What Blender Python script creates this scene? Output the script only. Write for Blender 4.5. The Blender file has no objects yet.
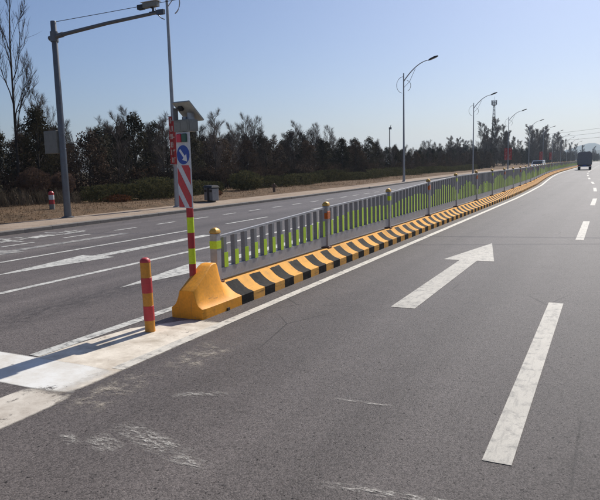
import bpy, math, random
import numpy as np
from mathutils import Vector, Matrix
R = math.radians
sc = bpy.context.scene
col = sc.collection
random.seed(7)

# ------------------------------------------------------------------ camera
F, CAMH = 620.0, 1.72
def _ray(u, v):
    return Vector((u - 300.0, 250.0 - v, -F)).normalized()
_Y = _ray(610, 158.3); _h = _ray(510, 158.3 + 2.57)
_U = _Y.cross(_h).normalized()
if _U.y < 0: _U = -_U
_X = _Y.cross(_U)
cam = bpy.data.cameras.new('camera')
cam.sensor_fit = 'HORIZONTAL'; cam.sensor_width = 36.0; cam.lens = F / 600.0 * 36.0
cam.clip_start = 0.05; cam.clip_end = 20000
camo = bpy.data.objects.new('camera', cam); col.objects.link(camo)
m3 = Matrix((_X, _Y, _U))
camo.matrix_world = Matrix.Translation((0, 0, CAMH)) @ m3.to_4x4()
sc.camera = camo

# ------------------------------------------------------------------ sky, sun, exposure
SUN_EL, SUN_AZ = 41.0, 84.0          # azimuth counted from +X towards +Y
w = bpy.data.worlds.new('World'); sc.world = w; w.use_nodes = True
nt = w.node_tree; bg = nt.nodes['Background']
sky = nt.nodes.new('ShaderNodeTexSky'); sky.sky_type = 'NISHITA'; sky.sun_disc = False
sky.sun_elevation = R(SUN_EL); sky.sun_rotation = R(90 - SUN_AZ)
sky.air_density = 1.0; sky.dust_density = 1.6; sky.ozone_density = 3.0; sky.altitude = 60
wb = nt.nodes.new('ShaderNodeMix'); wb.data_type = 'RGBA'; wb.blend_type = 'MULTIPLY'   # white balance of the whole sky
wb.inputs[0].default_value = 1.0; wb.inputs[7].default_value = (0.87, 0.93, 1.10, 1)
nt.links.new(sky.outputs[0], wb.inputs[6]); nt.links.new(wb.outputs[2], bg.inputs[0]); bg.inputs[1].default_value = 0.068
sl = bpy.data.lights.new('sun', 'SUN'); sl.energy = 4.6; sl.angle = R(0.53); sl.color = (1, 0.95, 0.88)
so = bpy.data.objects.new('sun', sl); col.objects.link(so)
sdir = Vector((math.cos(R(SUN_AZ)) * math.cos(R(SUN_EL)), math.sin(R(SUN_AZ)) * math.cos(R(SUN_EL)), math.sin(R(SUN_EL))))
so.rotation_euler = (-sdir).to_track_quat('-Z', 'Y').to_euler()
so.location = (20, 60, 60)
sc.view_settings.view_transform = 'Standard'; sc.view_settings.look = 'None'
sc.view_settings.exposure = 0.25; sc.view_settings.gamma = 1.0
sc.view_settings.use_curve_mapping = False

# ------------------------------------------------------------------ helpers
class MB:
    """collects verts and faces; build() links them as one mesh object"""
    def __init__(s): s.v = []; s.f = []; s.m = []; s.mi = 0
    def add(s, vs, fs):
        b = len(s.v); s.v += [tuple(p) for p in vs]
        s.f += [tuple(b + i for i in f) for f in fs]; s.m += [s.mi] * len(fs)
        return s
    def box(s, x0, x1, y0, y1, z0, z1):
        return s.add([(x0,y0,z0),(x1,y0,z0),(x1,y1,z0),(x0,y1,z0),(x0,y0,z1),(x1,y0,z1),(x1,y1,z1),(x0,y1,z1)],
                     [(0,3,2,1),(4,5,6,7),(0,1,5,4),(1,2,6,5),(2,3,7,6),(3,0,4,7)])
    def bbox(s, x0, x1, y0, y1, z0, z1, c):
        """box with chamfered vertical and top edges"""
        def ring(i, z): return [(x0+i+c,y0+i,z),(x1-i-c,y0+i,z),(x1-i,y0+i+c,z),(x1-i,y1-i-c,z),(x1-i-c,y1-i,z),(x0+i+c,y1-i,z),(x0+i,y1-i-c,z),(x0+i,y0+i+c,z)]
        return s.loft([ring(0, z0), ring(0, z1 - c), ring(c, z1)])
    def loft(s, rings, caps=True, closed=True):
        n = len(rings[0]); vs = [p for r in rings for p in r]; fs = []
        for k in range(len(rings) - 1):
            for i in range(n if closed else n - 1):
                j = (i + 1) % n
                fs.append((k*n+i, k*n+j, (k+1)*n+j, (k+1)*n+i))
        if caps:
            fs.append(tuple(range(n - 1, -1, -1))); fs.append(tuple((len(rings)-1)*n + i for i in range(n)))
        return s.add(vs, fs)
    def lathe(s, prof, n=16, c=(0, 0)):
        return s.loft([[(c[0]+r*math.cos(2*math.pi*i/n), c[1]+r*math.sin(2*math.pi*i/n), z) for i in range(n)] for r, z in prof])
    def tube(s, pts, rad, n=8, caps=True):
        pts = [Vector(p) for p in pts]; rings = []
        if not hasattr(rad, '__len__'): rad = [rad] * len(pts)
        for i, p in enumerate(pts):
            d = (pts[min(i+1, len(pts)-1)] - pts[max(i-1, 0)]).normalized()
            a = Vector((0,0,1)) if abs(d.z) < 0.9 else Vector((1,0,0))
            u = d.cross(a).normalized(); q = d.cross(u)
            rings.append([p + (u*math.cos(2*math.pi*k/n) + q*math.sin(2*math.pi*k/n)) * rad[i] for k in range(n)])
        return s.loft(rings, caps)
    def prism(s, poly, axis, a, b):
        """polygon of (p,q) extruded along axis from a to b"""
        def pt(p, q, t): return {'x': (t,p,q), 'y': (p,t,q), 'z': (p,q,t)}[axis]
        return s.loft([[pt(p,q,a) for p,q in poly], [pt(p,q,b) for p,q in poly]])
    def mesh(s, name, mats, smooth=False):
        me = bpy.data.meshes.new(name); me.from_pydata(s.v, [], s.f)
        for mt in (mats if isinstance(mats, (list, tuple)) else [mats]): me.materials.append(mt)
        if any(s.m): me.polygons.foreach_set('material_index', s.m)
        import bmesh
        bm = bmesh.new(); bm.from_mesh(me); bmesh.ops.recalc_face_normals(bm, faces=bm.faces); bm.to_mesh(me); bm.free()
        if smooth:
            me.polygons.foreach_set('use_smooth', [True] * len(me.polygons))
            try: me.set_sharp_from_angle(angle=R(38))
            except Exception: pass
        me.update(); return me
    def build(s, name, mats, parent=None, smooth=False, **kw):
        return link(name, s.mesh(name, mats, smooth), parent, **kw)

def link(name, me, parent=None, loc=None, rz=None, scale=None, **props):
    o = bpy.data.objects.new(name, me); col.objects.link(o)
    if parent: o.parent = parent
    if loc is not None: o.location = loc
    if rz is not None: o.rotation_euler.z = rz
    if scale is not None: o.scale = scale
    for k, v in props.items(): o[k] = v
    return o
def empty(name, loc, label, category, group=None, rz=0):
    o = link(name, None, None, loc, rz, label=label, category=category)
    o.empty_display_size = 0.2
    if group: o['group'] = group
    return o
def copy_tree(o, parent=None):
    c = o.copy(); col.objects.link(c); c.parent = parent
    for ch in list(o.children): copy_tree(ch, c)
    return c

# ------------------------------------------------------------------ materials
def mat(name):
    m = bpy.data.materials.new(name); m.use_nodes = True
    n = m.node_tree; n.nodes.clear()
    out = n.nodes.new('ShaderNodeOutputMaterial'); b = n.nodes.new('ShaderNodeBsdfPrincipled')
    n.links.new(b.outputs[0], out.inputs[0]); return m, n, b, out
def N(n, t, **kw):
    x = n.nodes.new('ShaderNode' + t)
    for k, v in kw.items(): setattr(x, k, v)
    return x
def coord(n, kind='Object'):
    return N(n, 'TexCoord').outputs[kind]
def noise(n, co, scale, detail=4, rough=0.55, dist=0.0):
    t = N(n, 'TexNoise'); t.inputs['Scale'].default_value = scale; t.inputs['Detail'].default_value = detail
    t.inputs['Roughness'].default_value = rough; t.inputs['Distortion'].default_value = dist
    n.links.new(co, t.inputs['Vector']); return t.outputs[0]
def ramp(n, fac, stops):
    r = N(n, 'ValToRGB'); e = r.color_ramp.elements
    while len(e) < len(stops): e.new(0.5)
    for el, (p, c) in zip(e, stops):
        el.position = p; el.color = (c, c, c, 1) if not hasattr(c, '__len__') else (*c, 1)
    n.links.new(fac, r.inputs[0]); return r.outputs[0]
def mix(n, fac, a, b, blend='MIX'):
    x = N(n, 'Mix', data_type='RGBA', blend_type=blend)
    for i, val in ((0, fac), (6, a), (7, b)):
        if isinstance(val, (int, float)): x.inputs[i].default_value = val
        elif isinstance(val, (tuple, list)): x.inputs[i].default_value = (*val, 1)
        else: n.links.new(val, x.inputs[i])
    return x.outputs[2]
def math_(n, op, a, b=0.0, c=0.0):
    x = N(n, 'Math', operation=op)
    for i, val in enumerate((a, b, c)):
        if isinstance(val, (int, float)): x.inputs[i].default_value = val
        else: n.links.new(val, x.inputs[i])
    return x.outputs[0]
def bump(n, b, h, strength=0.3, dist=0.01):
    x = N(n, 'Bump'); x.inputs['Strength'].default_value = strength; x.inputs['Distance'].default_value = dist
    n.links.new(h, x.inputs['Height']); n.links.new(x.outputs[0], b.inputs['Normal'])
def vmul(n, co, s):
    x = N(n, 'Mapping'); x.inputs['Scale'].default_value = s; n.links.new(co, x.inputs['Vector']); return x.outputs[0]
def painted(name, c, rough=0.5, dirt=0.35, dirtc=(0.10, 0.085, 0.07), metal=0.0, scale=6, spec=0.5):
    m, n, b, o = mat(name); co = coord(n)
    f = ramp(n, noise(n, co, scale, 6, 0.65), [(0.42, 0.0), (0.75, 1.0)])
    f = math_(n, 'MULTIPLY', f, dirt)
    cc = mix(n, f, c, dirtc)
    v = ramp(n, noise(n, co, scale * 7, 3), [(0.3, 0.88), (0.7, 1.06)])
    cc = mix(n, 1.0, cc, v, 'MULTIPLY')
    n.links.new(cc, b.inputs['Base Color']); b.inputs['Roughness'].default_value = rough
    b.inputs['Metallic'].default_value = metal; b.inputs['Specular IOR Level'].default_value = spec
    bump(n, b, noise(n, co, scale * 12, 4), 0.12, 0.004)
    return m

def asphalt(name, lo, hi, tint, stain=None):
    m, n, b, o = mat(name); co = coord(n)
    # aggregate: stones, dark pits, tonal drift
    vo = N(n, 'TexVoronoi', feature='F1'); vo.inputs['Scale'].default_value = 110
    n.links.new(co, vo.inputs['Vector'])
    stones = ramp(n, vo.outputs['Color'], [(0.15, lo), (0.85, hi)])
    fine = ramp(n, noise(n, co, 160, 3, 0.7), [(0.3, 0.72), (0.72, 1.25)])
    pits = ramp(n, noise(n, co, 30, 3, 0.62), [(0.31, 0.16), (0.375, 1.0)])
    drift = ramp(n, noise(n, vmul(n, co, (1.0, 0.18, 1)), 0.9, 5, 0.6), [(0.25, 0.86), (0.75, 1.12)])
    patch = ramp(n, noise(n, co, 2.4, 6, 0.7), [(0.3, 0.92), (0.7, 1.07)])
    def dots(scale, rad, keep):
        vd = N(n, 'TexVoronoi', feature='F1'); vd.inputs['Scale'].default_value = scale; n.links.new(co, vd.inputs['Vector'])
        sp_ = N(n, 'SeparateColor'); n.links.new(vd.outputs['Color'], sp_.inputs[0])
        r_ = math_(n, 'MULTIPLY', math_(n, 'MULTIPLY', sp_.outputs[1], rad), math_(n, 'LESS_THAN', sp_.outputs[0], keep))
        return math_(n, 'LESS_THAN', math_(n, 'ADD', vd.outputs['Distance'], math_(n, 'MULTIPLY', noise(n, co, 120, 2), 0.08)), r_)
    c = mix(n, 1.0, mix(n, 1.0, stones, fine, 'MULTIPLY'), pits, 'MULTIPLY')
    c = mix(n, math_(n, 'MULTIPLY', dots(26, .27, .40), .55), c, (0.012, 0.011, 0.011))
    c = mix(n, math_(n, 'MULTIPLY', dots(38, .22, .35), .5), c, (0.26, 0.24, 0.215))
    c = mix(n, 1.0, mix(n, 1.0, c, drift, 'MULTIPLY'), patch, 'MULTIPLY')
    c = mix(n, 1.0, c, tint, 'MULTIPLY')
    sep = N(n, 'SeparateXYZ'); n.links.new(co, sep.inputs[0])
    # wheel tracks: long bands polished paler, oil-darkened lane centres
    tr = ramp(n, noise(n, vmul(n, co, (1.0, 0.012, 1)), 1.15, 2, 0.5), [(0.36, 0.86), (0.64, 1.12)])
    c = mix(n, 1.0, c, tr, 'MULTIPLY')
    # hairline cracks in a few places only
    vc = N(n, 'TexVoronoi', feature='DISTANCE_TO_EDGE'); vc.inputs['Scale'].default_value = 0.55
    wob = mix(n, 0.12, co, N(n, 'TexNoise').outputs['Color'], 'ADD'); n.links.new(wob, vc.inputs['Vector'])
    cr_ = math_(n, 'MULTIPLY', ramp(n, vc.outputs['Distance'], [(0.0, 1.0), (0.006, 0.0)]), ramp(n, noise(n, co, 0.45, 3), [(0.50, 0.0), (0.60, 0.75)]))
    c = mix(n, cr_, c, (0.02, 0.019, 0.018))
    # small oil and tar drips
    dr = math_(n, 'MULTIPLY', ramp(n, noise(n, co, 5.5, 4, 0.6), [(0.68, 0.0), (0.74, 0.45)]), 1.0)
    c = mix(n, dr, c, (0.028, 0.026, 0.025))
    if stain:
        sx, sw, amt = stain
        d = math_(n, 'ABSOLUTE', math_(n, 'SUBTRACT', sep.outputs[0], sx))
        k = ramp(n, math_(n, 'DIVIDE', d, sw), [(0.0, 1.0), (1.0, 0.0)])
        k = math_(n, 'MULTIPLY', k, ramp(n, noise(n, vmul(n, co, (3, 1, 1)), 4, 6, 0.7), [(0.35, 0.1), (0.62, 1.0)]))
        c = mix(n, math_(n, 'MULTIPLY', k, amt), c, (0.018, 0.017, 0.017))
    n.links.new(c, b.inputs['Base Color'])
    b.inputs['Roughness'].default_value = 0.54; b.inputs['Specular IOR Level'].default_value = 0.10
    b.inputs['Diffuse Roughness'].default_value = 0.6
    h = math_(n, 'ADD', math_(n, 'MULTIPLY', vo.outputs['Distance'], -0.6), noise(n, co, 110, 4, 0.7))
    h = math_(n, 'ADD', h, math_(n, 'MULTIPLY', pits, 0.5))
    bump(n, b, h, 0.45, 0.010)
    return m
def marking(name, c, wear=(0.36, 0.5), worn=(0.085, 0.082, 0.08), scale=9, rough=0.65, amt=0.8, fade=0.0):
    m, n, b, o = mat(name); co = coord(n, 'Generated') if False else N(n, 'NewGeometry').outputs['Position']
    f = ramp(n, noise(n, co, scale, 8, 0.72), [(wear[0], 1.0), (wear[1], 0.0)])
    s = ramp(n, noise(n, vmul(n, co, (9, 1.2, 1)), 3, 6, 0.7), [(0.36, 1.0), (0.5, 0.0)])
    g = ramp(n, noise(n, co, 130, 3, 0.7), [(0.30, 0.55), (0.40, 0.0)])
    f = math_(n, 'MAXIMUM', math_(n, 'MAXIMUM', f, math_(n, 'MULTIPLY', s, 0.6)), g)
    f = math_(n, 'MULTIPLY', f, amt)
    f = math_(n, 'ADD', f, fade)
    tone = ramp(n, noise(n, co, 1.7, 5, 0.6), [(0.3, 0.84), (0.7, 1.05)])
    cc = mix(n, f, mix(n, 1.0, c, tone, 'MULTIPLY'), worn)
    n.links.new(cc, b.inputs['Base Color']); b.inputs['Roughness'].default_value = rough
    bump(n, b, noise(n, co, 110, 4, 0.7), 0.4, 0.006)
    return m
def scuff_mat(name, c, lo, hi, sc_=(14, 3, 1), scale=3.0, ed=(0.45, 0.98), grain=(0.38, 0.56), c2=None):
    m, n, b, o = mat(name); co = N(n, 'NewGeometry').outputs['Position']
    a = ramp(n, noise(n, vmul(n, co, sc_), scale, 8, 0.75), [(lo, 0.0), (hi, 1.0)])
    gco = coord(n, 'Generated'); sep = N(n, 'SeparateXYZ'); n.links.new(gco, sep.inputs[0])
    def edge(s):
        d = math_(n, 'MULTIPLY', math_(n, 'ABSOLUTE', math_(n, 'SUBTRACT', s, 0.5)), 2.0)
        return ramp(n, d, [(ed[0], 1.0), (ed[1], 0.0)])
    a = math_(n, 'MULTIPLY', a, math_(n, 'MULTIPLY', edge(sep.outputs[0]), edge(sep.outputs[1])))
    a = math_(n, 'MULTIPLY', a, ramp(n, noise(n, co, 90, 3, 0.7), [(grain[0], 0.15), (grain[1], 1.0)]))
    rag = math_(n, 'SUBTRACT', a, math_(n, 'MULTIPLY', noise(n, co, 16, 6, 0.7), 0.35)); a = ramp(n, rag, [(0.0, 0.0), (0.35, 1.0)]) if ed[0] > .6 else a
    n.links.new(mix(n, ramp(n, noise(n, co, 3.0, 6, 0.7), [(0.40, 0.0), (0.68, 1.0)]), c, c2 or c), b.inputs['Base Color']); b.inputs['Roughness'].default_value = 0.8
    t = N(n, 'BsdfTransparent'); x = N(n, 'MixShader')
    n.links.new(a, x.inputs[0]); n.links.new(t.outputs[0], x.inputs[1]); n.links.new(b.outputs[0], x.inputs[2])
    n.links.new(x.outputs[0], o.inputs[0]); return m
def foliage(name, c1, c2, scale=1.2, trans=0.25, rough=0.9):
    m, n, b, o = mat(name); co = N(n, 'NewGeometry').outputs['Position']
    f = ramp(n, noise(n, co, scale, 4, 0.7), [(0.35, 0.0), (0.65, 1.0)])
    r = N(n, 'ObjectInfo').outputs['Random']
    c = mix(n, f, c1, c2)
    c = mix(n, 1.0, c, ramp(n, r, [(0.0, 0.75), (1.0, 1.2)]), 'MULTIPLY')
    n.links.new(c, b.inputs['Base Color']); b.inputs['Roughness'].default_value = rough
    b.inputs['Specular IOR Level'].default_value = 0.04
    if trans:
        tr = N(n, 'BsdfTranslucent'); n.links.new(c, tr.inputs[0]); x = N(n, 'MixShader'); x.inputs[0].default_value = trans
        n.links.new(b.outputs[0], x.inputs[1]); n.links.new(tr.outputs[0], x.inputs[2]); n.links.new(x.outputs[0], o.inputs[0])
    return m

M_road = asphalt('asphalt_warm', 0.096, 0.225, (1.09, 0.935, 0.835))
M_road2 = asphalt('asphalt_grey', 0.110, 0.270, (1.09, 0.935, 0.835), (-6.35, 0.55, 0.6))
M_line = marking('road_paint', (0.425, 0.40, 0.345), amt=0.75)
M_linew = marking('edge_paint', (0.60, 0.56, 0.48), amt=0.7)
M_line2 = marking('road_paint_left', (0.56, 0.55, 0.50), wear=(0.40, 0.52), amt=0.75)
M_faded = marking('road_paint_faded', (0.42, 0.40, 0.36), wear=(0.42, 0.62), amt=0.9, scale=5)
M_stop = marking('road_paint_fresh', (0.66, 0.65, 0.61), wear=(0.30, 0.42), amt=0.35)
M_gore = marking('gore_paint_dirty', (0.66, 0.59, 0.48), wear=(0.36, 0.60), worn=(0.20, 0.175, 0.145), amt=0.75, scale=3.2)
M_scuff = scuff_mat('scuff_white', (0.46, 0.435, 0.39), 0.46, 0.60, (3.5, 12, 1), 3.0, (0.40, 1.0), (0.40, 0.54))
M_flake = scuff_mat('paint_flakes', (0.58, 0.53, 0.45), 0.30, 0.50, (3, 1.6, 1), 2.6, (0.70, 1.0), (0.28, 0.42), (0.36, 0.31, 0.25))
M_gorepaint = scuff_mat('gore_paint_worn', (0.70, 0.63, 0.52), 0.33, 0.45, (1.5, 1.1, 1), 2.6, (0.80, 1.0), (0.28, 0.40), (0.40, 0.335, 0.255))
M_stopw = scuff_mat('stop_paint_worn', (0.68, 0.67, 0.63), 0.30, 0.40, (1.5, 1.1, 1), 2.6, (0.80, 1.0), (0.27, 0.38), (0.54, 0.50, 0.43))
M_grit = scuff_mat('kerb_grit', (0.34, 0.29, 0.23), 0.38, 0.62, (4, 1.2, 1), 2.2, (0.25, 1.0), (0.35, 0.6))
M_dust = scuff_mat('dust_pale', (0.42, 0.37, 0.30), 0.48, 0.66, (3, 3, 1), 2.2)
M_orange = painted('barrier_orange', (0.88, 0.365, 0.032), 0.62, 0.30, (0.34, 0.16, 0.05), scale=5, spec=0.25)
def chipped(m):
    n = m.node_tree; b = [x for x in n.nodes if x.type == 'BSDF_PRINCIPLED'][0]; src = b.inputs['Base Color'].links[0].from_socket
    co = coord(n); chips = ramp(n, noise(n, co, 14, 7, 0.72), [(0.655, 0.0), (0.675, 1.0)])
    c = mix(n, chips, src, (0.30, 0.27, 0.23))
    rub = ramp(n, noise(n, vmul(n, co, (2, 1, 7)), 5, 7, 0.72), [(0.60, 0.0), (0.68, 0.75)])
    sp = N(n, 'SeparateXYZ'); n.links.new(co, sp.inputs[0])
    c = mix(n, math_(n, 'MULTIPLY', rub, ramp(n, sp.outputs[2], [(0.12, 1.0), (0.34, 0.1)])), c, (0.07, 0.05, 0.035))
    drip = ramp(n, noise(n, vmul(n, co, (16, 16, 1.2)), 1.5, 5, 0.6), [(0.55, 0.0), (0.75, 0.35)])
    c = mix(n, drip, c, (0.25, 0.13, 0.05))
    n.links.new(c, b.inputs['Base Color'])
chipped(M_orange)
M_slatshade = painted('slat_grey_shaded', (0.25, 0.25, 0.255), 0.40, 0.35, (0.15, 0.14, 0.12), metal=0.1)  # fence grey darkened for slats: shade on their near faces put into the colour
M_rail = painted('rail_grey_lit', (0.42, 0.41, 0.405), 0.45, 0.45, (0.24, 0.21, 0.17), metal=0.1, scale=4)  # lighter copy of the fence grey: light on rails and posts put into colour
M_galv = painted('galvanised', (0.36, 0.37, 0.38), 0.45, 0.4, (0.2, 0.18, 0.16), metal=0.5)
M_polegrey = painted('pole_grey', (0.14, 0.15, 0.16), 0.45, 0.5, (0.12, 0.09, 0.07), metal=0.3)
M_rust = painted('rusty_plate', (0.16, 0.07, 0.04), 0.8, 0.5, (0.07, 0.04, 0.03))
M_lime = painted('lime_reflective', (0.62, 0.90, 0.03), 0.4, 0.25, (0.25, 0.30, 0.08))
M_limepost = painted('lime_yellow_reflective', (0.62, 0.80, 0.015), 0.3, 0.1)
M_red = painted('red_reflective', (0.42, 0.025, 0.03), 0.4, 0.2)
M_redband = painted('red_band', (0.55, 0.04, 0.045), 0.45, 0.3)
M_postyellow = painted('post_yellow', (0.66, 0.27, 0.02), 0.5, 0.3)
M_orefl = painted('orange_reflector', (0.70, 0.16, 0.02), 0.25, 0.2)
M_gold = painted('gold_cap', (0.70, 0.40, 0.08), 0.48, 0.5, metal=0.5)
M_white = painted('white_paint', (0.72, 0.72, 0.70), 0.5, 0.25)
M_whitesheet = painted('white_sheeting', (0.62, 0.62, 0.62), 0.45, 0.2)
M_blue = painted('blue_sheeting', (0.015, 0.06, 0.32), 0.4, 0.15)
M_box = painted('beige_grey_case', (0.22, 0.22, 0.19), 0.55, 0.35)
M_solarback = painted('solar_back', (0.36, 0.36, 0.32), 0.5, 0.3)
M_cell = painted('solar_cell', (0.01, 0.015, 0.05), 0.15, 0.1)
M_dark = painted('dark_plastic', (0.02, 0.02, 0.022), 0.5, 0.2)
M_alu = painted('aluminium', (0.5, 0.5, 0.5), 0.35, 0.2, metal=0.7)
M_lensred = painted('lens_red', (0.60, 0.02, 0.05), 0.2, 0.1)
M_lensgreen = painted('lens_dark_green', (0.03, 0.09, 0.06), 0.2, 0.1)
M_banner = painted('banner_red', (0.42, 0.03, 0.025), 0.7, 0.3, (0.3, 0.02, 0.02))
M_bannertext = painted('banner_text', (0.70, 0.50, 0.42), 0.7, 0.2)
M_glass = painted('dark_glass', (0.02, 0.025, 0.03), 0.08, 0.05)
M_carwhite = painted('car_white', (0.75, 0.75, 0.75), 0.25, 0.1)
M_tyre = painted('tyre', (0.02, 0.02, 0.02), 0.85, 0.2)
M_truck = painted('truck_tarpaulin', (0.20, 0.205, 0.22), 0.8, 0.3, (0.07, 0.06, 0.05))
M_truckcab = painted('truck_cab', (0.05, 0.06, 0.09), 0.4, 0.3)
M_binsteel = painted('bin_steel', (0.30, 0.31, 0.32), 0.45, 0.3, metal=0.4)
M_wood = painted('old_wood', (0.15, 0.095, 0.06), 0.85, 0.4)
M_bark = foliage('bark', (0.034, 0.029, 0.025), (0.065, 0.055, 0.046), 3, 0)
M_barkpale = foliage('bark_pale', (0.065, 0.056, 0.048), (0.12, 0.105, 0.09), 3, 0)
M_twig = foliage('twig', (0.064, 0.050, 0.041), (0.125, 0.097, 0.078), 2, 0)
M_twigpale = foliage('twig_pale', (0.12, 0.098, 0.083), (0.21, 0.175, 0.145), 2, 0)
M_ever = foliage('evergreen', (0.032, 0.029, 0.019), (0.076, 0.066, 0.042), 0.9, 0.15)
M_brownleaf = foliage('brown_leaf', (0.060, 0.042, 0.031), (0.115, 0.080, 0.056), 1.0, 0.15)
M_hedge = foliage('hedge_green', (0.046, 0.046, 0.021), (0.140, 0.128, 0.058), 2.4, 0.2)
M_edgebush = foliage('edge_bush', (0.026, 0.020, 0.015), (0.055, 0.040, 0.029), 2.0, 0.15)
M_hedgebrown = foliage('hedge_brown', (0.095, 0.062, 0.047), (0.16, 0.105, 0.076), 1.6, 0.2)
M_rustleaf = foliage('rust_leaf', (0.12, 0.05, 0.025), (0.20, 0.095, 0.045), 3, 0.2)
M_drygrass = foliage('dry_grass', (0.10, 0.08, 0.058), (0.19, 0.155, 0.11), 3, 0.1)
M_litter = foliage('litter', (0.09, 0.058, 0.034), (0.28, 0.185, 0.11), 5, 0.1)

def stripes_mat():
    m, n, b, o = mat('kerb_black_yellow'); co = coord(n)
    sep = N(n, 'SeparateXYZ'); n.links.new(co, sep.inputs[0])
    geo = N(n, 'NewGeometry').outputs['Position']
    y = math_(n, 'ADD', sep.outputs[1], math_(n, 'MULTIPLY', math_(n, 'SUBTRACT', noise(n, geo, 7, 4, 0.7), 0.5), 0.05))
    ph = math_(n, 'FRACT', math_(n, 'DIVIDE', math_(n, 'ADD', y, 58.5), 0.585))
    k = math_(n, 'LESS_THAN', ph, 0.5)
    zz = math_(n, 'ADD', sep.outputs[2], math_(n, 'MULTIPLY', noise(n, geo, 9, 4), 0.02))
    k = math_(n, 'MULTIPLY', k, math_(n, 'LESS_THAN', zz, 0.283))
    worn = ramp(n, noise(n, geo, 11, 7, 0.75), [(0.52, 0.0), (0.66, 1.0)])
    yel = mix(n, math_(n, 'MULTIPLY', worn, 0.45), (0.84, 0.425, 0.10), (0.47, 0.29, 0.14))
    blk = mix(n, math_(n, 'MULTIPLY', worn, 0.4), (0.014, 0.014, 0.014), (0.085, 0.075, 0.06))
    c = mix(n, k, yel, blk)
    sg = N(n, 'SeparateXYZ'); n.links.new(geo, sg.inputs[0])
    rub = ramp(n, noise(n, vmul(n, geo, (1, .5, 9)), 6, 6, 0.7), [(0.56, 0.0), (0.66, 0.7)])
    c = mix(n, math_(n, 'MULTIPLY', rub, ramp(n, sep.outputs[2], [(0.10, 1.0), (0.17, 0.15)])), c, (0.045, 0.04, 0.036))
    grime = math_(n, 'MULTIPLY', ramp(n, noise(n, geo, 2.3, 6, 0.7), [(0.4, 0.0), (0.75, 1.0)]), 0.35)
    c = mix(n, grime, c, (0.13, 0.105, 0.08))
    n.links.new(c, b.inputs['Base Color']); b.inputs['Roughness'].default_value = 0.8; b.inputs['Specular IOR Level'].default_value = 0.10
    bump(n, b, noise(n, geo, 45, 5, 0.7), 0.25, 0.006)
    return m
M_kerb = stripes_mat()
def verge_mat(name, a, bcol, c3, s=1.0):
    m, n, b, o = mat(name); co = N(n, 'NewGeometry').outputs['Position']
    c = mix(n, ramp(n, noise(n, co, 14 * s, 8, 0.75), [(0.35, 0.0), (0.62, 1.0)]), a, bcol)
    c = mix(n, ramp(n, noise(n, co, 1.1 * s, 5, 0.65), [(0.45, 0.0), (0.65, 1.0)]), c, c3)
    n.links.new(c, b.inputs['Base Color']); b.inputs['Roughness'].default_value = 0.95
    b.inputs['Specular IOR Level'].default_value = 0.1
    bump(n, b, noise(n, co, 22 * s, 6, 0.75), 0.8, 0.05); return m
M_verge = verge_mat('leaf_litter_ground', (0.055, 0.036, 0.023), (0.25, 0.165, 0.10), (0.105, 0.073, 0.046), 1.3)
M_ground = verge_mat('dry_field', (0.10, 0.085, 0.055), (0.17, 0.14, 0.09), (0.09, 0.09, 0.05), 0.4)
M_walk = verge_mat('pavement_tan', (0.33, 0.26, 0.20), (0.42, 0.335, 0.26), (0.28, 0.21, 0.155), 0.8)
M_kerbstone = painted('kerb_stone', (0.17, 0.155, 0.14), 0.8, 0.5, (0.08, 0.07, 0.06), scale=4)
M_hill = verge_mat('hill_scrub', (0.05, 0.06, 0.05), (0.09, 0.09, 0.07), (0.05, 0.06, 0.04), 0.004)

# ------------------------------------------------------------------ setting
OFFP = [(-50, 0), (30, 0), (36, -.10), (46, -.36), (56, -.85), (66, -1.3), (80, -1.75), (94, -1.98), (140, -2.05), (250, -1.6), (330, -0.5), (400, 5), (500, 28), (700, 110), (1200, 420)]
def off(y):
    for (a, p), (b, q) in zip(OFFP, OFFP[1:]):
        if a <= y <= b:
            return p + (q - p) * (y - a) / (b - a)
    return OFFP[-1][1]
YS = [-12, 0, 10, 20, 30, 33, 36, 39, 42, 46, 50, 53, 56, 60, 63, 66, 70, 75, 80, 87, 94, 110, 140, 180, 220, 250, 290, 330, 360, 400, 450, 500, 600, 700, 900, 1200]
def strip(name, x0, x1, z, m, ys=YS, **kw):
    mb = MB(); vs = []
    for y in ys: vs += [(x0 + off(y), y, z), (x1 + off(y), y, z)]
    mb.add(vs, [(2*i, 2*i+1, 2*i+3, 2*i+2) for i in range(len(ys) - 1)])
    return mb.build(name, m, **kw)
MED = -4.33
MB().add([(-6000,-3000,-.06),(6000,-3000,-.06),(6000,9000,-.06),(-6000,9000,-.06)], [(0,1,2,3)]).build('ground', M_ground, kind='structure')
strip('road_right', MED, 7.4, 0.0, M_road, kind='structure')
strip('road_left', -15.15, MED, 0.0, M_road2, kind='structure')
strip('pavement_right', 7.55, 10.2, 0.13, M_walk, kind='structure')
strip('pavement_left', -17.5, -15.28, 0.12, M_walk, kind='structure')

def kerb_line(name, x, ysx, label_mesh):
    root = link(name, None, kind='structure')
    for y in ysx:
        a = math.atan2(off(y + 0.5) - off(y - 0.5), 1.0)
        link('kerb_stone', label_mesh, root, (x + off(y), y, random.uniform(-.004, .004)), -a + random.uniform(-.003, .003))
    return root
ks = MB()
ks.loft([[(-.065,-.496+e,-.05),(.065,-.496+e,-.05),(.065,-.496+e,.10),(.045,-.496+e,.125),(-.065,-.496+e,.125)] for e in (0, .992)])
ks_me = ks.mesh('kerb_stone', M_kerbstone)
kerb_line('kerb_left', -15.215, [4 + i for i in range(120)], ks_me)
strip('kerb_left_far', -15.28, -15.15, 0.12, M_kerbstone, [y for y in YS if y >= 110] , kind='structure')
strip('kerb_right', 7.4, 7.55, 0.128, M_kerbstone, kind='structure')

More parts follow.
